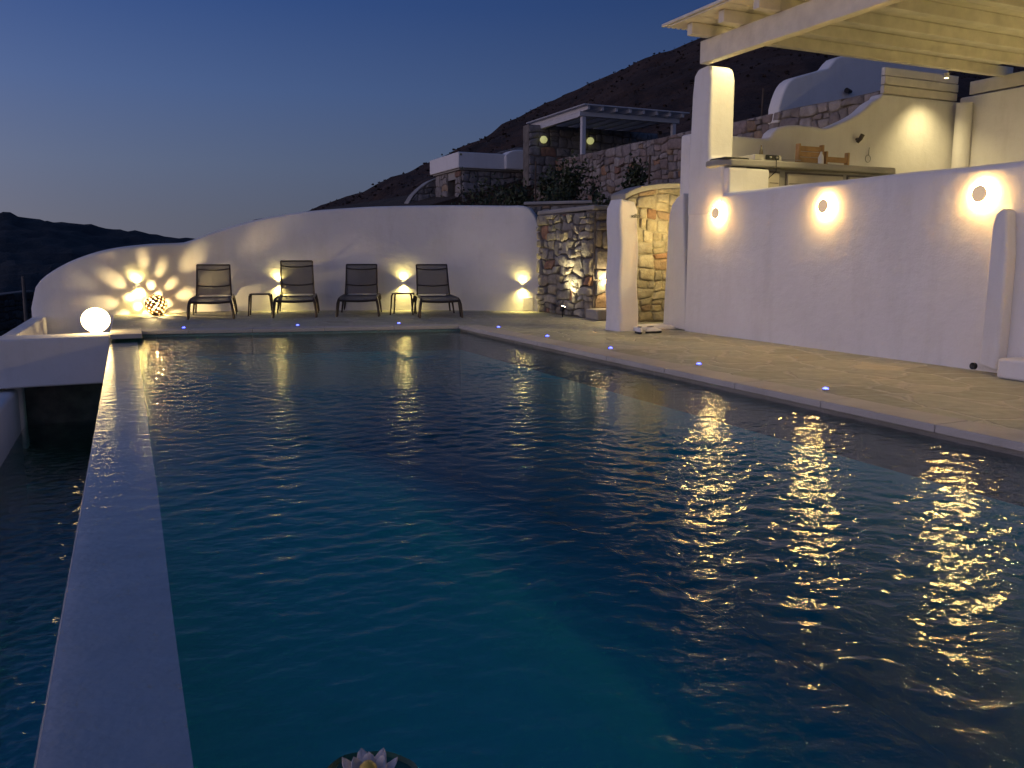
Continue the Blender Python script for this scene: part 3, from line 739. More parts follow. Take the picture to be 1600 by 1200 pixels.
# round eclipse lamps on the right wall
def sconce(v, z, lab):
    q = F(0, v, z); r = empty('wall_lamp', q, 0, lab, 'lamp', 'round lamps on the tall white wall')
    ax = (-D2[0], -D2[1], 0)
    mb = MB(); mb.lathe([(0, .002), (.045, .002), (.045, .012), (0, .012)], (0, 0, 0), 24, axis=ax); mb.build('back_plate', M['white'], r)
    mb = MB(); mb.lathe([(.118, .004), (.116, .018), (.095, .036), (.060, .046), (.0, .048)], (0, 0, 0), 24, axis=ax); mb.build('light_ring', M['ring'], r)
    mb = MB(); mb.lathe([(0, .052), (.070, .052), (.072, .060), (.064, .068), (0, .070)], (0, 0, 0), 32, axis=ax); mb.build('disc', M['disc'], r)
M['disc'] = emit('disc_bloom_glow', (.80, .58, .34), .40)  # opaque cap given a faint glow that imitates lens bloom
M['ring'] = emit('sconce_ring', (1, .67, .22), 90)
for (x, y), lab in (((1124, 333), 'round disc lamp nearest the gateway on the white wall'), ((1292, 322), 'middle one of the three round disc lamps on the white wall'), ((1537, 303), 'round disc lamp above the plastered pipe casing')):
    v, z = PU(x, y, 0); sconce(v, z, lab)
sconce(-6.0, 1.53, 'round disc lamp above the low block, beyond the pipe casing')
# small up/down lamps on the curved wall
def updown(x, y, lab):
    i = min(range(len(bw)), key=lambda k: abs(proj(*bw[k], .5)[0] - x)); X, Y = bw[i]; nn = nb[i]
    z = at(x, y, Y)[2]; q = (X, Y, z); r = empty('up_down_lamp', q, math.atan2(-nn[1], -nn[0]) + math.pi / 2, lab, 'lamp', 'up and down lamps on the curved wall')
    r.rotation_euler.z = math.atan2(nn[0], -nn[1]) if 0 else math.atan2(nn[1], nn[0]) - math.pi / 2
    mb = MB(); mb.box(-.05, .05, -.062, -.004, -.030, .030); mb.build('housing', M['white'], r, bevel=.006, seg=2)
    for s in (1, -1):
        mb = MB(); mb.lathe([(0, .0315 * s), (.022, .0315 * s), (.022, .0305 * s)], (0, -.035, 0), 16); mb.build('lens', M['lens'], r)
        lamp('SPOT', 'beam_light', (0, -.045, .038 * s), 18, (1, .78, .22), r, .02, 146, 1.0, (0, .08, s))
M['lens'] = emit('lens', (1, .85, .4), 6)
for x, y, lab in ((218, 447, 'small up and down wall lamp above the perforated ball lamp'), (437, 443, 'small up and down wall lamp half hidden by the upright lounger'),
                  (635, 442, 'small up and down wall lamp above the side table between the right loungers'), (821, 447, 'small up and down wall lamp nearest the stone wall')):
    updown(x, y, lab)
i = min(range(len(bw)), key=lambda k: abs(proj(*bw[k], .2)[0] - 822)); X, Y = bw[i]; nn = nb[i]
q = (X - nn[0] * .03, Y - nn[1] * .03, .13); mb = MB(); mb.box(-.095, .095, 0, .03, -.11, .12)
o = mb.build('access_panel', M['white2'], bevel=.008, seg=2); o.location = q; o.rotation_euler.z = math.atan2(nn[1], nn[0]) - math.pi / 2
tag(o, 'small square cover panel on the wall under the last up and down lamp', 'panel')
# globe lamp
gx, gy = F(*GF(151, 520.5))[:2]; gr = empty('globe_lamp', (gx, gy, 0), 0, 'glowing white glass globe lamp standing on the ledge at the pool corner', 'lamp')
mb = MB(); mb.lathe([(0, .0), (.07, .0), (.075, .012), (.065, .022)], (0, 0, 0), 32); mb.build('lamp_base', M['white'], gr)
R_ = .172; mb = MB(); mb.lathe([(R_ * math.sin(a), R_ * .93 + .012 - R_ * .93 * math.cos(a)) for a in [.35 + (math.pi - .35) * k / 24 for k in range(25)]], (0, 0, 0), 40); mb.build('glass_globe', M['globe'], gr)
# perforated ball lamp: a real shell with holes, its bulb throws the spots
bx, by = F(*GF(245, 492.5))[:2]; br = empty('perforated_lamp', (bx, by, 0), 0, 'brown ball lamp full of round holes throwing light spots on the wall', 'lamp')
import bmesh
bm = bmesh.new(); bmesh.ops.create_icosphere(bm, subdivisions=6, radius=.18)
NH = 88; holes = []
for k in range(NH):
    z = 1 - 2 * (k + .5) / NH; a = k * 2.39996 + .5; holes.append((Vector((math.sqrt(1 - z * z) * math.cos(a), math.sqrt(1 - z * z) * math.sin(a), z)), random.uniform(.105, .150)))
kill = []
for f_ in bm.faces:
    c = f_.calc_center_median().normalized()
    if c.z < -.88 or any(c.dot(h) > math.cos(r_) for h, r_ in holes if h.z > -.85): kill.append(f_)
bmesh.ops.delete(bm, geom=kill, context='FACES')
me = bpy.data.meshes.new('shell'); bm.to_mesh(me); bm.free(); me.materials.append(simple('brown_ceramic', (.16, .09, .04), .6)); me.polygons.foreach_set('use_smooth', [True] * len(me.polygons))
o = bpy.data.objects.new('shell', me); COL.objects.link(o); o.parent = br; o.location = (0, 0, .175)
sm = o.modifiers.new('solid', 'SOLIDIFY'); sm.thickness = .006
mb = MB(); mb.lathe([(0, 0), (.08, 0), (.085, .015), (.08, .03), (0, .03)], (0, 0, 0), 24); mb.build('lamp_base', M['frame'], br)
mb = MB(); mb.lathe([(0.001, .09), (.02, .10), (.026, .125), (.018, .15), (0.001, .155)], (0, 0, 0), 16); mb.build('bulb', emit('ball_bulb', (1, .75, .35), 7), br)
lamp('POINT', 'bulb_light', (0, 0, .17), 56, (1, .72, .30), br, .012)
# blue deck lights
LED = [((287, 513), 'blue deck light closest to the pool corner slab'), ((465, 509), 'blue deck light in front of the upright lounger'), ((623, 506), 'blue deck light in front of the right side table'),
       ((779, 512), 'blue deck light nearest the far right pool corner'), ((855, 526), 'blue deck light on the pool edge in front of the floodlit stone wall'), ((954, 545), 'blue deck light in front of the gate pillar'),
       ((1092, 570), 'blue deck light below the first round wall lamp'), ((1290, 609), 'blue deck light below the middle round wall lamp')]
ledr = None
for (x, y), lab in LED:
    X, Y = F(*GF(x, y))[:2]
    if ledr is None:
        ledr = empty('deck_light', (X, Y, 0), 0, lab, 'light', 'blue lights set in the deck')
        mb = MB(); mb.lathe([(.0, .004), (.026, .006), (.030, .002)], (0, 0, 0), 20); mb.build('trim_ring', M['steel'], ledr)
        mb = MB(); mb.lathe([(.021, .0065), (.018, .013), (.008, .017), (0.0, .018)], (0, 0, 0), 16); mb.build('lens', M['led'], ledr)
        pr = ledr
    else:
        pr = copy_tree(ledr); pr.location = (X, Y, 0); pr['label'] = lab
    pr.location.z = .001
# floodlight at the stone wall, lantern in the gateway
v, z = PU(879, 484, -.26); q = F(-.26, v, 0); fl = empty('ground_spotlight', q, 0, 'small black spotlight lighting the rubble wall from its foot', 'spotlight')
mb = MB(); mb.tube([(0, 0, 0), (0, 0, .12)], .012, 8); mb.build('spike', M['black'], fl)
mb = MB(); mb.tube([(-.02, -.01, .09), (.01, .005, .17)], [.035, .045], 16); mb.build('housing', M['black'], fl)
mb = MB(); mb.lathe([(0, .0), (.036, .0)], (.013, .006, .176), 16, axis=(.35, .15, 1)); mb.build('lens', emit('flood_lens', (1, .85, .5), 25), fl)
lamp('SPOT', 'beam_light', (.012, .006, .19), 70, (1, .84, .45), fl, .012, 95, .9, (.08, .05, 1))
u, z = PV(950, 440, 2.30); q = F(u, 2.40, z); gl = empty('gate_lantern', q, 0, 'small bare bulb lamp on the stone wall just behind the gate pillar', 'lamp')
mb = MB(); mb.lathe([(.001, -.04), (.03, -.03), (.04, 0), (.03, .03), (.001, .04)], (0, 0, 0), 16); mb.build('bulb', M['bulb'], gl)
mb = MB(); mb.tube([(0, 0, .035), (0, 0, .07), (D1[0] * .04, D1[1] * .04, .08)], .01, 8); mb.build('bracket', M['black'], gl)
lamp('POINT', 'bulb_light', tuple(-c * .12 for c in (*D1, 0)), 10, WARM, gl, .03)
# fill lamp added out of sight behind the gate wall, washing the framed stone wall
q = F(.55, .62, 1.35); gp = empty('passage_fill_lamp', q, 0, 'added fill lamp on the hidden back of the narrow wall end', 'lamp')
mb = MB(); mb.lathe([(.001, .05), (.05, .045), (.06, .0)], (0, 0, 0), 20, axis=(*D1, 0)); mb.build('diffuser', M['bulb'], gp)
lamp('POINT', 'bulb_light', tuple(c * .12 for c in (*D1, 0)), 24, (1, .78, .34), gp, .05)
# pergola ceiling spots
def cspot(u, v, z, power, lab, aim=(0, 0, -1), ang=75, c=(1, .80, .38)):
    q = F(u, v, z); r = empty('ceiling_spot', q, 0, lab, 'spotlight', 'spots under the pergola')
    mb = MB(); mb.tube([(0, 0, 0), (0, 0, -.07)], .035, 16); mb.build('housing', M['cream'], r)
    mb = MB(); mb.lathe([(.0, -.072), (.028, -.0715)], (0, 0, 0), 16); mb.build('lens', emit('spot_lens', c, 12), r)
    lamp('SPOT', 'beam_light', (0, 0, -.09), power, c, r, .05, ang, 1.0, aim)
cspot(4.45, -.20, 3.68, 62, 'small ceiling spot close to the back terrace wall', (0.02, .25, -1), 105)
cspot(4.9, -1.6, 3.80, 420, 'ceiling spot under the pergola near the right terrace wall', (.12, 0, -1), 125)
cspot(.30, -.68, 3.82, 36, 'ceiling spot over the column end of the counter', (-.2, .2, -1), 110)
cspot(4.6, -4.4, 3.80, 700, 'ceiling spot over the middle of the terrace', (0, 0, -1), 120)
cspot(2.0, -3.4, 3.80, 480, 'ceiling spot over the counter side of the terrace', (0, 0, -1), 140)

ad_ = tuple(-1.9 * D2[k] + 2.9 * D1[k] for k in (0, 1)) + (-2.5,)
cspot(1.2, -2.65, 3.80, 190, 'added tilted fill spot under the pergola pointing past the column to the gateway', ad_, 62, (1, .78, .34))  # spot added to brighten the column, gate pillar and framed stone wall

# ---------------------------------------------------------------- loungers and side tables
def lounger(back_deg, name='sun_lounger'):
    r = empty(name, (0, 0, 0))
    HW = .30
    for s in (-1, 1):
        mb = MB()
        mb.tube([(s * .345, .0, .0), (s * .338, .012, .12), (s * .326, .03, .22), (s * .312, .07, .275), (s * HW, .15, .305), (s * HW, .5, .312), (s * HW, 1.0, .31), (s * HW, 1.32, .31), (s * .305, 1.62, .31), (s * .30, 1.80, .30)], [.017, .020, .022, .022, .020, .019, .019, .019, .018, .017], 10)
        mb.build('side_rail', M['frame'], r)
        for (y0, y1) in ((.16, .22), (1.22, 1.13), (1.66, 1.74)):
            mb = MB(); mb.tube([(s * .305, y0, .30), (s * .325, (y0 + y1) / 2, .2), (s * .35, y1, .0)], [.020, .019, .014], 10); mb.build('leg', M['frame'], r)
    mb = MB(); mb.tube([(-.31, .07, .272), (-.15, .06, .262), (0, .055, .258), (.15, .06, .262), (.31, .07, .272)], .020, 10); mb.build('crossbar', M['frame'], r)
    mb = MB(); mb.tube([(-.30, 1.3, .29), (.30, 1.3, .29)], .014, 8); mb.build('crossbar', M['frame'], r)
    mb = MB(); nx_, ny = 8, 14
    for j in range(ny + 1):
        for i in range(nx_ + 1):
            x = -.285 + .57 * i / nx_; y = .085 + 1.16 * j / ny
            mb.v.append((x, y, .318 - .022 * (1 - (x / .285) ** 2) - (.03 * (1 - j) if j < 1 else 0)))
    for j in range(ny):
        for i in range(nx_): k = j * (nx_ + 1) + i; mb.f.append((k, k + 1, k + nx_ + 2, k + nx_ + 1)); mb.mi.append(0)
    mb.build('seat_sling', M['sling'], r)
    A = math.radians(back_deg); L = .60; c, s_ = math.cos(A), math.sin(A); Bp = lambda x, t, d=0: (x, 1.24 + c * t + s_ * d, .315 + s_ * t - c * d)
    bk = MB()
    for s in (-1, 1): bk.tube([Bp(s * .285, 0), Bp(s * .275, .3), Bp(s * .270, L)], .014, 8)
    bk.tube([Bp(-.27, L), Bp(.27, L)], .013, 8)
    b = bk.build('backrest_frame', M['frame'], r)
    for t in (.20, .52):
        mb = MB(); mb.tube([Bp(x, t - .028 * (1 - (x / .27) ** 2), -.012) for x in (-.27, -.18, -.09, 0, .09, .18, .27)], .010, 8); mb.build('curved_bar', M['frame'], b)
    mb = MB()
    for j in range(9):
        for i in range(7):
            x = -.27 + .54 * i / 6; t = .02 + (L - .02) * j / 8; mb.v.append(Bp(x, t, .01 - .012 * (1 - (x / .27) ** 2)))
    for j in range(8):
        for i in range(6): k = j * 7 + i; mb.f.append((k, k + 1, k + 8, k + 7)); mb.mi.append(0)
    mb.build('back_sling', M['sling'], r)
    for s in (-1, 1):
        mb = MB(); mb.tube([Bp(s * .255, .30, .02), (s * .27, 1.24 + c * .3 + .20, .31)], .008, 6)
        mb.build('back_prop', M['frame'], r)
    return r
def lplace(r, pl, pr, vpx, lab):
    a, b_ = G(*pl), G(*pr); r.location = ((a[0] + b_[0]) / 2, (a[1] + b_[1]) / 2, .001)
    r.rotation_euler.z = math.atan2(-(vpx - 800) / 1315, 1)
    tag(r, lab, 'sun lounger', 'sun loungers along the curved wall')
l1 = lounger(62); lplace(l1, (295, 499.5), (364, 499), 410, 'dark sling lounger beside the perforated ball lamp')
l2 = lounger(84); lplace(l2, (428, 497), (493, 496.5), 530, 'dark lounger with its back set upright, in front of a lit wall lamp')
l3 = copy_tree(l1); lplace(l3, (528, 495.5), (590, 495), 640, 'dark lounger standing alone between the upright lounger and the right side table')
l4 = copy_tree(l1); lplace(l4, (658.5, 497), (720, 497), 548, 'dark lounger nearest the stone wall, right of the side table')
tb = empty('side_table', (0, 0, 0))
mb = MB(); mb.box(-.17, .17, -.16, .16, .352, .372); mb.build('table_top', M['frame'], tb, bevel=.008, seg=2)
for sx in (-1, 1):
    for sy in (-1, 1):
        mb = MB(); mb.tube([(sx * .15, sy * .14, .36), (sx * .168, sy * .15, .33), (sx * .178, sy * .155, .2), (sx * .195, sy * .165, 0)], [.016, .016, .014, .013], 8); mb.build('leg', M['frame'], tb)
for k, (pa, pb, lab) in enumerate((((385, 494), (423, 494), 'small dark side table between the first and the upright lounger'), ((611, 492.5), (646, 492.5), 'small dark side table under the lit wall lamp between the right loungers'))):
    o = tb if k == 0 else copy_tree(tb); a, b_ = G(*pa), G(*pb); o.location = ((a[0] + b_[0]) / 2, (a[1] + b_[1]) / 2 + .16, .001)
    o.rotation_euler.z = .2 - .25 * k; tag(o, lab, 'side table', 'side tables between the loungers')

# shoes by the step
def shoe(x, y, rz, lab):
    X, Y = F(*GF(x, y))[:2]; r = empty('shoe', (X, Y, .001), rz, lab, 'shoe', 'pair of shoes')
    mb = MB(); out_ = [(math.cos(t) * (.135), math.sin(t) * (.048 if math.cos(t) > 0 else .038)) for t in [k * 6.2832 / 20 for k in range(20)]]
    mb.prism([(a, b_, .028) for a, b_ in out_], (0, 0, -.028)); mb.build('sole', M['black'], r, bevel=.006, seg=2)
    mb = MB(); N = 20
    prof = [(1.0, .028), (.98, .045), (.85, .065), (.55, .085)]
    for kk, zz in prof: mb.v += [(a * kk * (1 if a < 0 else .97) - (.0 if zz < .06 else .012), b_ * kk, zz - (.022 * max(0, a) / .135 if zz > .06 else 0)) for a, b_ in out_]
    for j in range(3):
        for i in range(N): mb.f.append((j * N + i, j * N + (i + 1) % N, (j + 1) * N + (i + 1) % N, (j + 1) * N + i)); mb.mi.append(0)
    mb.build('upper', M['white2'], r)
    mb = MB(); mb.prism([(a * .42 - .055, b_ * .62, .0895 + .002) for a, b_ in out_], (0, 0, -.004)); mb.build('opening', M['black'], r, smooth=0)
shoe(998, 521, ANG + 1.2, 'white shoe with black sole, nearer the gate pillar')
shoe(1021, 520.5, ANG + .1, 'white shoe with black sole, farther from the gate pillar')

# floating lily
X, Y = G(576, 1228, ZW); lr = empty('floating_lily', (X, Y, ZW + .004), .2, 'floating artificial water lily with dark green pad and yellow ball', 'lily')
mb = MB(); n_ = 40
def pr_(t): return .098 + .004 * math.sin(3 * t + 1) + .002 * math.sin(7 * t)
mb.v = [(0, 0, .004)] + [(pr_(k * 6.2832 / n_) * f_ * math.cos(k * 6.2832 / n_), pr_(k * 6.2832 / n_) * f_ * math.sin(k * 6.2832 / n_), z_) for f_, z_ in ((.5, .004), (.93, .006), (1.0, .014), (1.01, .008), (.97, -.004)) for k in range(n_)]
mb.f = [(0, 1 + k, 1 + (k + 1) % n_) for k in range(n_)] + [(1 + j * n_ + k, 1 + (j + 1) * n_ + k, 1 + (j + 1) * n_ + (k + 1) % n_, 1 + j * n_ + (k + 1) % n_) for j in range(4) for k in range(n_)]
mb.mi = [0] * len(mb.f); mb.build('lily_pad', simple('lily_pad', (.02, .11, .06), .45, 0, .2, 40), lr)
pm = simple('petal', (.86, .72, .62), .5, 0, .08, 30)
for ring_, (nn_, r0, L, el) in enumerate(((8, .020, .052, .10), (7, .016, .040, .45))):
    for k in range(nn_):
        a = k * 6.2832 / nn_ + ring_ * .4 + .2; ca, sa = math.cos(a), math.sin(a); mb = MB(); S = 7
        for j in range(S):
            t = j / (S - 1); wd = .016 * math.sin(math.pi * min(1, .18 + t * .82)) ** .8 * (1 if t < .8 else 1); d = r0 + L * t * math.cos(el + t * .5); z = .010 + L * t * math.sin(el + t * .5)
            wd *= 1.0 + .1 * (j % 2) if j else 1
            for s in (-1, 0, 1): mb.v.append(((d * ca - s * wd * sa), (d * sa + s * wd * ca), z + abs(s) * .006))
        for j in range(S - 1):
            for s in range(2): q_ = j * 3 + s; mb.f.append((q_, q_ + 1, q_ + 4, q_ + 3)); mb.mi.append(0)
        o = mb.build('petal', pm, lr); sm = o.modifiers.new('solid', 'SOLIDIFY'); sm.thickness = .0015
mb = MB(); mb.lathe([(.001, .0), (.014, .003), (.0185, .016), (.0195, .022), (.0175, .032), (.010, .040), (.001, .042)], (0, 0, .008), 24); mb.build('yellow_ball', simple('yellow_wax', (.85, .52, .08), .35, 0, .1, 30), lr)

# ---------------------------------------------------------------- garden terrace behind the stone wall
def fpoly(name, pts, z, t, m, **k):
    mb = MB(); mb.prism([(*F(u, v)[:2], z) for u, v in pts], (0, 0, -t)); return tag(mb.build(name, m, smooth=0), **k)
fpoly('garden_bed', [(.46, 2.8), (4.2, 2.8), (4.2, 16), (-3.5, 16), (-3.5, 6.5), (.46, 5.2)], 1.66, 1.5, M['soil'], kind='structure')
fpoly('upper_garden', [(1.7, .56), (4.2, .56), (4.2, 2.8), (1.7, 2.8)], 1.66, .5, M['soil'], kind='structure')
# planter wall with cement cap just behind
qa = F(-1.0, 5.6); q1, q2 = F(.1, 5.1), F(1.9, 3.2)
stone_wall('planter_wall', q1[:2], q2[:2], 1.3, 1.93, .3, .3, .2, .03, 31, .05, base=q1, ends=False, bright=.8)
pw = tag(bpy.data.objects['planter_wall'], 'low dark stone planter wall behind the floodlit stone wall', 'wall')
mb = MB(); dd = ((q2[0] - q1[0]), (q2[1] - q1[1])); LL = math.hypot(*dd); dd = (dd[0] / LL, dd[1] / LL); nn = (dd[1], -dd[0])
C_ = [(q1[0] + dd[0] * s + nn[0] * d - q1[0], q1[1] + dd[1] * s + nn[1] * d - q1[1], 1.94) for s, d in ((-.05, .06), (LL, .06), (LL, -.34), (-.05, -.34))]
mb.prism(C_, (0, 0, .06)); mb.build('wall_cap', M['cement'], pw, bevel=.02)
# big retaining wall, parallel to the pool
rA, rB = F(4.2, 14.3), F(4.2, .56)
stone_wall('retaining_wall', rA[:2], rB[:2], 1.5, lambda s: 3.64 - .004 * s + .012 * math.sin(s * 2.3), .5, .34, .22, .055, 41, .11, base=rA, ends=False,
           pal=[(.33, .29, .27), (.36, .31, .28), (.30, .26, .25), (.38, .34, .31), (.28, .24, .22), (.33, .26, .23)])
tag(bpy.data.objects['retaining_wall'], 'long high rubble retaining wall rising behind the garden bushes', 'wall')
mb = MB(); mb.prism([F(4.7, 14, 3.5), F(30, 14, 3.5), F(30, -14, 3.5), F(6.2, -14, 3.5), F(6.2, .6, 3.5), F(4.7, .6, 3.5)][::-1], (0, 0, -3))
tag(mb.build('upper_ground', M['soil'], smooth=0), kind='structure')
mb = MB(); mb.prism([F(-1.5, 30, 2.6), F(30, 30, 3.4), F(30, 13.0, 3.4), F(4.6, 13.0, 3.4), F(-1.5, 14, 1.7)][::-1], (0, 0, -2))
tag(mb.build('house_ground', M['soil'], smooth=0), kind='structure')
# curved white wall above it
cp_ = smoothline([(1217, 168), (1222, 150), (1230, 132), (1240, 122), (1258, 116), (1280, 110), (1295, 105), (1302, 96), (1308, 90), (1320, 86)], 5)
pp = [PV(x, y, 3.0) for x, y in cp_]
mb = MB(); mb.prism([F(u, 3.0, z) for u, z in pp] + [F(8.5, 3.0, pp[-1][1] + .1), F(8.5, 3.0, 3.4), F(pp[0][0], 3.0, 3.4)], tuple(c * .3 for c in (*D1, 0)))
tag(mb.build('stepped_wall', M['white'], bevel=.04, base=F(5, 3, 3.5)), 'white wall with curved stepped end above the retaining wall under the pergola', 'wall')
mb = MB(); u_, z_ = PV(1330, 142, 2.9); q = F(u_, 2.95, z_); mb.tube([F(u_ - .12, 2.9, z_), F(u_ + .02, 2.93, z_ - .01)], [.05, .035], 12); mb.tube([F(u_ + .02, 2.93, z_ - .01), F(u_ + .05, 3.0, z_ - .02)], .02, 8)
tag(mb.build('security_camera', M['black'], base=q), 'tiny dark camera fixed on the stepped white wall', 'camera')

# small flat roofed stone house beyond
hb = F(3, 14, 2)
hs = empty('stone_house', hb, 0, 'small stone house with flat white roof band beyond the garden', 'house')
def sub(p, b): return tuple(a - c for a, c in zip(p, b))
stn = [(.30, .28, .27), (.34, .31, .29), (.26, .24, .23)]
u0h = 2.0
o = stone_wall('front_wall', F(u0h + .03, 13.45)[:2], F(4.35, 13.45)[:2], 1.6, 3.42, .3, .40, .28, .04, 51, .02, pal=stn, ends=False); o.parent = hs; o.location = sub((0, 0, 0), hb)
o = stone_wall('side_wall', F(u0h + .03, 15.6)[:2], F(u0h + .03, 14.55)[:2], 1.6, 3.42, .3, .40, .28, .04, 52, .02, pal=stn, ends=False); o.parent = hs; o.location = sub((0, 0, 0), hb)
o = stone_wall('side_wall', F(u0h + .03, 13.9)[:2], F(u0h + .03, 13.45)[:2], 1.6, 3.42, .3, .30, .28, .04, 53, .02, pal=stn, ends=False); o.parent = hs; o.location = sub((0, 0, 0), hb)
mb = MB(); mb.fbox(u0h + .04, u0h + .3, 13.9, 14.55, 3.2, 3.42, b=hb); mb.build('lintel', M['cement'], hs, smooth=0)
mb = MB(); mb.fbox(u0h + .22, u0h + .28, 13.9, 14.55, 1.6, 3.2, b=hb); mb.build('door', simple('dark_door', (.05, .04, .035), .7), hs, smooth=0)
mb = MB(); mb.fbox(u0h - .12, 4.7, 13.28, 15.75, 3.46, 3.90, b=hb); mb.build('roof', M['white'], hs, bevel=.03)
mb = MB(); mb.fbox(u0h - .05, 4.6, 13.36, 15.65, 3.42, 3.458, b=hb); mb.build('eaves', M['cement'], hs, smooth=0)
pr = smoothline([(3.3, 3.88), (3.5, 4.0), (3.75, 4.04), (4.0, 4.02), (4.15, 3.9), (4.22, 3.7), (4.25, 3.45)], .1)
mb = MB(); mb.prism([sub(F(u, 13.2, z), hb) for u, z in pr] + [sub(F(3.3, 13.2, 3.47), hb)], tuple(c * .5 for c in (*D1, 0))); mb.build('rounded_parapet', M['white'], hs, bevel=.05)
# curved stone wing wall left of the house
wp = [(636, 318), (645, 303), (655, 293), (668, 283), (684, 276), (705, 270)]
ww = [PV(x, y, 16.0) for x, y in wp]
qa, qb = F(ww[0][0], 16), F(2.2, 16)
tabw = [(a[0] - ww[0][0], a[1]) for a in ww]
o = stone_wall('wing_wall', qa[:2], qb[:2], 1.6, lambda s: interp(tabw, s) - .06, .4, .42, .28, .04, 61, .03, pal=stn, base=qa, ends=False)
tag(o, 'dark stone wall with curved cap climbing to the stone house', 'wall')
mb = MB(); tw = smoothline(tabw, .15); k = [(F(ww[0][0] + s_, 15.95, z - .07), F(ww[0][0] + s_, 15.95, z - .03)) for s_, z in tw if s_ < 1.9]
mb.prism([sub(a, qa) for a, _ in k] + [sub(b_, qa) for _, b_ in k[::-1]], tuple(c * .48 for c in (*D1, 0))); mb.build('wall_cap', M['cement'], o)
# second curved cap wall behind parapet
wp = [(770, 243), (790, 234), (808, 230), (830, 230)]
ww2 = [PV(x, y, 17.5) for x, y in wp]; tab2 = [(a[0] - ww2[0][0], a[1]) for a in ww2]; qa2 = F(ww2[0][0], 17.5); qb2 = F(ww2[-1][0] + .3, 17.5)
o = stone_wall('wing_wall', qa2[:2], qb2[:2], 2.5, lambda s: interp(tab2, s), .4, .42, .28, .04, 62, .03, pal=stn, base=qa2, ends=False)
tag(o, 'short dark stone wall showing above the roof of the stone house', 'wall')
# upper stone house wall with pergola
UH = 11.75; uh0 = PV(826, 225, UH)[0]; qa = F(uh0, UH); qb = F(7.5, UH); zuh = PV(880, 198, UH)[1]
o = stone_wall('upper_house', qa[:2], qb[:2], 2.9, zuh, .35, .42, .30, .04, 71, .03, pal=stn, base=qa, ends=False)
tag(o, 'dark stone house wall under the white pergola, with two dim round lamps', 'house')
for x, y, lab in ((850, 218, 'dim yellow round lamp on the upper house nearest its corner'), (923, 220, 'dim yellow round lamp just right of the white pergola post')):
    u, z = PV(x, y, UH - .12); q = F(u, UH - .1, z); r = empty('round_lamp', q, 0, lab, 'lamp', 'dim round lamps on the upper house')
    mb = MB(); mb.lathe([(.001, -.10), (.06, -.085), (.10, -.03), (.105, 0), (.10, .03), (.06, .085), (.001, .10)], (0, 0, 0), 20); mb.build('glass', M['dimglobe'], r)
    mb = MB(); mb.tube([(0, 0, .09), (D1[0] * .1, D1[1] * .1, .12)], .012, 6); mb.build('bracket', M['black'], r)
pb = F(3.66, 9.4, 3.6)
sp = empty('small_pergola', pb, 0, 'small white pergola on the terrace of the upper stone house', 'pergola')
wd = simple('grey_white_timber', (.55, .54, .55), .6, 0, .06)
for (u, v) in ((3.75, 9.5), (6.45, 9.5), (3.74, 12.2), (6.45, 12.2)):
    mb = MB(); mb.fbox(u - .055, u + .055, v - .055, v + .055, 3.5, 4.42, b=pb); mb.build('post', wd, sp, bevel=.01, seg=1)
mb = MB(); mb.fbox(3.62, 6.6, 9.43, 9.55, 4.42, 4.54, b=pb); mb.build('front_beam', wd, sp, bevel=.01, seg=1)
mb = MB(); mb.fbox(3.68, 3.80, 9.55, 12.4, 4.42, 4.54, b=pb); mb.build('side_beam', wd, sp, bevel=.01, seg=1)
for i in range(8):
    u = 3.70 + i * .40; mb = MB(); mb.fbox(u, u + .07, 9.2, 12.4, 4.542, 4.64, b=pb); mb.build('rafter', wd, sp, bevel=.006, seg=1)
mb = MB(); v = 9.15
while v < 12.4: mb.fbox(3.58, 6.7, v, v + .045, 4.642, 4.67, b=pb); v += .075
mb.build('roof_slats', wd, sp, smooth=0)
# garden stakes
for x, y0_, y1_, Y, lab in ((836, 322, 252, 17.5, 'thin bare stake beside the leftmost garden bush'), (1013, 300, 243, 15.6, 'thin stake beside the tall bush before the retaining wall'), (1190, 172, 138, 17, 'thin pole above the retaining wall behind the column')):
    a, b_ = at(x, y0_ + 14, Y), at(x, y1_, Y); mb = MB(); mb.tube([(a[0], a[1], a[2]), (a[0] + .01, a[1], b_[2])], .02, 6)
    tag(mb.build('garden_stake', M['trunk'], base=a), lab, 'stake')

# bushes
def bush(name, X, Y, z0, h, w_, n_, lab, seed, leafm, ls=.07, cl=9):
    R = random.Random(seed); r = empty(name, (X, Y, z0), 0, lab, 'bush', 'garden bushes before the retaining wall')
    tr = MB(); tips = []
    for i in range(cl):
        a = R.uniform(0, 6.28); rr = R.uniform(.1, .5) * w_; hh = h * R.uniform(.45, .95); p1 = (math.cos(a) * rr * .4, math.sin(a) * rr * .4, hh * .5); p2 = (math.cos(a) * rr, math.sin(a) * rr, hh)
        tr.tube([(0, 0, 0), p1, p2], [.02, .013, .006], 6); tips += [p2, tuple((a_ + b_) / 2 for a_, b_ in zip(p1, p2))]
    tr.build('trunk', M['trunk'], r)
    mb = MB()
    for i in range(n_):
        t = R.choice(tips); s = .17 * w_ + .05; c = [t[0] + R.gauss(0, s), t[1] + R.gauss(0, s), max(.03, t[2] + R.gauss(0, s * 1.0))]
        a = Vector((R.gauss(0, 1), R.gauss(0, 1), R.gauss(.4, 1))).normalized(); b_ = a.orthogonal().normalized(); b_.rotate(__import__('mathutils').Quaternion(a, R.uniform(0, 6.28)))
        L = ls * R.uniform(.7, 1.4); W_ = L * .3; c = Vector(c); d = a.cross(b_)
        mb.add([c, c + a * L * .5 + b_ * W_ + d * .004, c + a * L, c + a * L * .5 - b_ * W_ + d * .004], [(0, 1, 2, 3)])
    mb.build('crown', leafm, r, smooth=0); return r
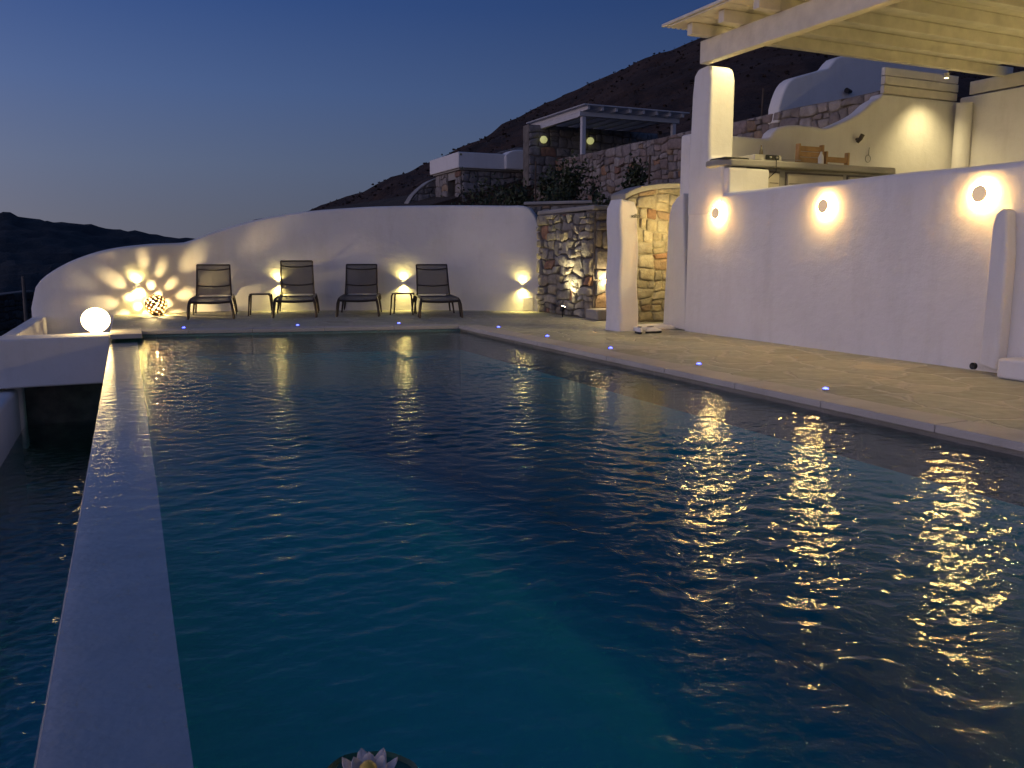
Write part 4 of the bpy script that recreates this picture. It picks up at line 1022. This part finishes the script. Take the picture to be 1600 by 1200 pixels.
BUS = [(856, 322, 268, 18, .34, 520, 'leafy dark bush with two crowns at the left end of the garden bed'), (893, 322, 248, 17.2, .40, 900, 'tallest dark bush left of centre before the retaining wall'),
       (872, 326, 290, 16.2, .36, 450, 'low broad bush below the tall dark bush'), (926, 322, 262, 18.5, .2, 120, 'thin sparse bush against the retaining wall'), (990, 306, 238, 16.0, .26, 620, 'upright dark bush beside the stake, in front of the retaining wall'),
       (812, 322, 290, 19.5, .6, 700, 'low dark shrub growing against the stone house'), (940, 330, 318, 14.4, .2, 120, 'small low plant on the planter wall near the gate pillar'), (765, 322, 300, 20.5, 1.4, 700, 'dark shrub hiding the foot of the stone house')]
for i, (x, yb, yt, Y, w_, n_, lab) in enumerate(BUS):
    a, b_ = at(x, yb, Y), at(x, yt, Y); bush('garden_bush', a[0], Y, 1.62, max(.35, b_[2] - 1.62), w_, n_, lab, 80 + i, M['leaf'], .085)

# ---------------------------------------------------------------- hills, terrain, sea
RX = [(-400, 300), (0, 339), (10, 337), (40, 342), (95, 346), (140, 355), (185, 362), (235, 368), (262, 369), (300, 373), (400, 381), (560, 392), (760, 401)]
HX = [(420, 372), (460, 350), (505, 325), (540, 310), (600, 282), (680, 253), (740, 228), (800, 203), (850, 180), (900, 158), (950, 134), (1000, 108), (1050, 88), (1100, 66), (1160, 48), (1230, 40), (1330, 52), (1450, 80), (1560, 112), (1700, 150), (2000, 220), (2600, 300)]
def hill(name, tab, x0, x1, nx_, r0, R_, z0, nr, amp, m, seed, zr=None, lab=None, slope=1.0):
    from mathutils import noise as mn
    vs = []; H = {}
    for j in range(nr + 1):
        t = j / nr
        for i in range(nx_ + 1):
            px = x0 + (x1 - x0) * i / nx_; th = math.atan((px - 800) / 1315.0)
            rr = r0 + (R_ * 1.5 - r0) * t
            zrg = CAMZ + (400 - interp(tab, px)) / 1315.0 * R_ * math.cos(th)
            zb_ = z0(px) if callable(z0) else z0
            s = (rr - r0) / (R_ - r0)
            z = zb_ + (zrg - zb_) * s ** slope if s < 1 else zrg - (zrg - zb_) * (s - 1) * 1.4
            X, Y = rr * math.sin(th), rr * math.cos(th)
            a = amp * min(1, s * 4 + .05)
            z += a * (mn.fractal(Vector((X, Y, seed)) * .035, 1, 2, 5) + .35 * mn.fractal(Vector((X, Y, seed)) * .22, 1, 2, 4))
            vs.append((X, Y, z))
    N = nx_ + 1; fs = [(j * N + i, j * N + i + 1, (j + 1) * N + i + 1, (j + 1) * N + i) for j in range(nr) for i in range(nx_)]
    mb = MB(); mb.add(vs, fs); return tag(mb.build(name, m, smooth=180), lab, kind='structure'), vs
_, HV = hill('hillside', HX, 380, 2400, 260, 34, 150, lambda px: interp([(380, -4), (620, 1.5), (800, 2.2), (2400, 3)], px), 110, 1.6, M['hill'], 3.0)
_, LV = hill('far_hill', RX, -900, 900, 160, 90, 380, -14, 60, 3.0, M['farhill'], 9.0, slope=1.2)
mb = MB(); S_ = 6000; mb.add([(-S_, -S_, -15.5), (S_, -S_, -15.5), (S_, S_, -15.5), (-S_, S_, -15.5)], [(0, 1, 2, 3)])
tag(mb.build('sea', M['sea'], smooth=0), kind='structure')
from mathutils import noise as mn
mb = MB(); vs = []; NX, NY = 60, 60
for j in range(NY + 1):
    for i in range(NX + 1):
        X = -90 + 100 * i / NX; Y = -20 + 160 * j / NY
        d = max(0, math.hypot(X + 4, Y - 8) - 12); z = -3.0 - d * .10 + .6 * mn.fractal(Vector((X, Y, 2)) * .12, 1, 2, 4)
        vs.append((X, Y, z))
mb.add(vs, [(j * (NX + 1) + i, j * (NX + 1) + i + 1, (j + 1) * (NX + 1) + i + 1, (j + 1) * (NX + 1) + i) for j in range(NY) for i in range(NX)])
tag(mb.build('terrain', M['farhill2'] if 'farhill2' in M else M['soil'], smooth=180), kind='structure')
# fence posts and dry wall beyond the white wall, far left
for x, Y, yt, yb, lab in ((37, 26, 432, 500, 'leaning wooden fence post beyond the left end of the white wall'),):
    a, b_ = at(x + 4, yb, Y), at(x - 1, yt, Y); mb = MB(); mb.tube([(a[0], a[1], a[2] - 1.5), a, b_], [.07, .06, .05], 8); tag(mb.build('fence_post', simple('grey_wood', (.16, .14, .12), .9), base=a), lab, 'post')
qa = at(-60, 466, 34); qb = at(52, 450, 40)
stone_wall('dry_stone_wall', qa[:2], qb[:2], -6, lambda s: -.75 + s * .02, .6, .6, .35, .08, 91, .05, base=(qa[0], qa[1], -2), ends=False, bright=.5)
tag(bpy.data.objects['dry_stone_wall'], 'dark dry stone field wall beyond the left end of the white wall', 'wall')
# scrub on the hillside: uncountable
R = random.Random(5); mb = MB(); N = 261
for k in range(5200):
    j = int(3 + R.random() ** .8 * 68); i = R.randrange(0, 200); p = HV[j * N + i]
    s = R.uniform(.08, .26) * (1.0 + .010 * math.hypot(p[0], p[1])) * .55
    c = (p[0] + R.uniform(-.5, .5), p[1] + R.uniform(-.5, .5), p[2] - s * .1); q_ = []
    for _ in range(7):
        d = Vector((R.gauss(0, 1), R.gauss(0, 1), abs(R.gauss(0, .8)))).normalized() * s * R.uniform(.6, 1.1); e = Vector((R.gauss(0, 1), R.gauss(0, 1), R.gauss(0, 1))).normalized() * s * .5
        f_ = d.cross(e).normalized() * s * .45; o_ = Vector(c) + d * .5
        mb.add([o_ - e, o_ + f_, o_ + e, o_ - f_ + d * .4], [(0, 1, 2, 3)])
tag(mb.build('hillside_scrub', M['scrub'], smooth=0), 'low dry scrub scattered over the dark hillside', kind='stuff')
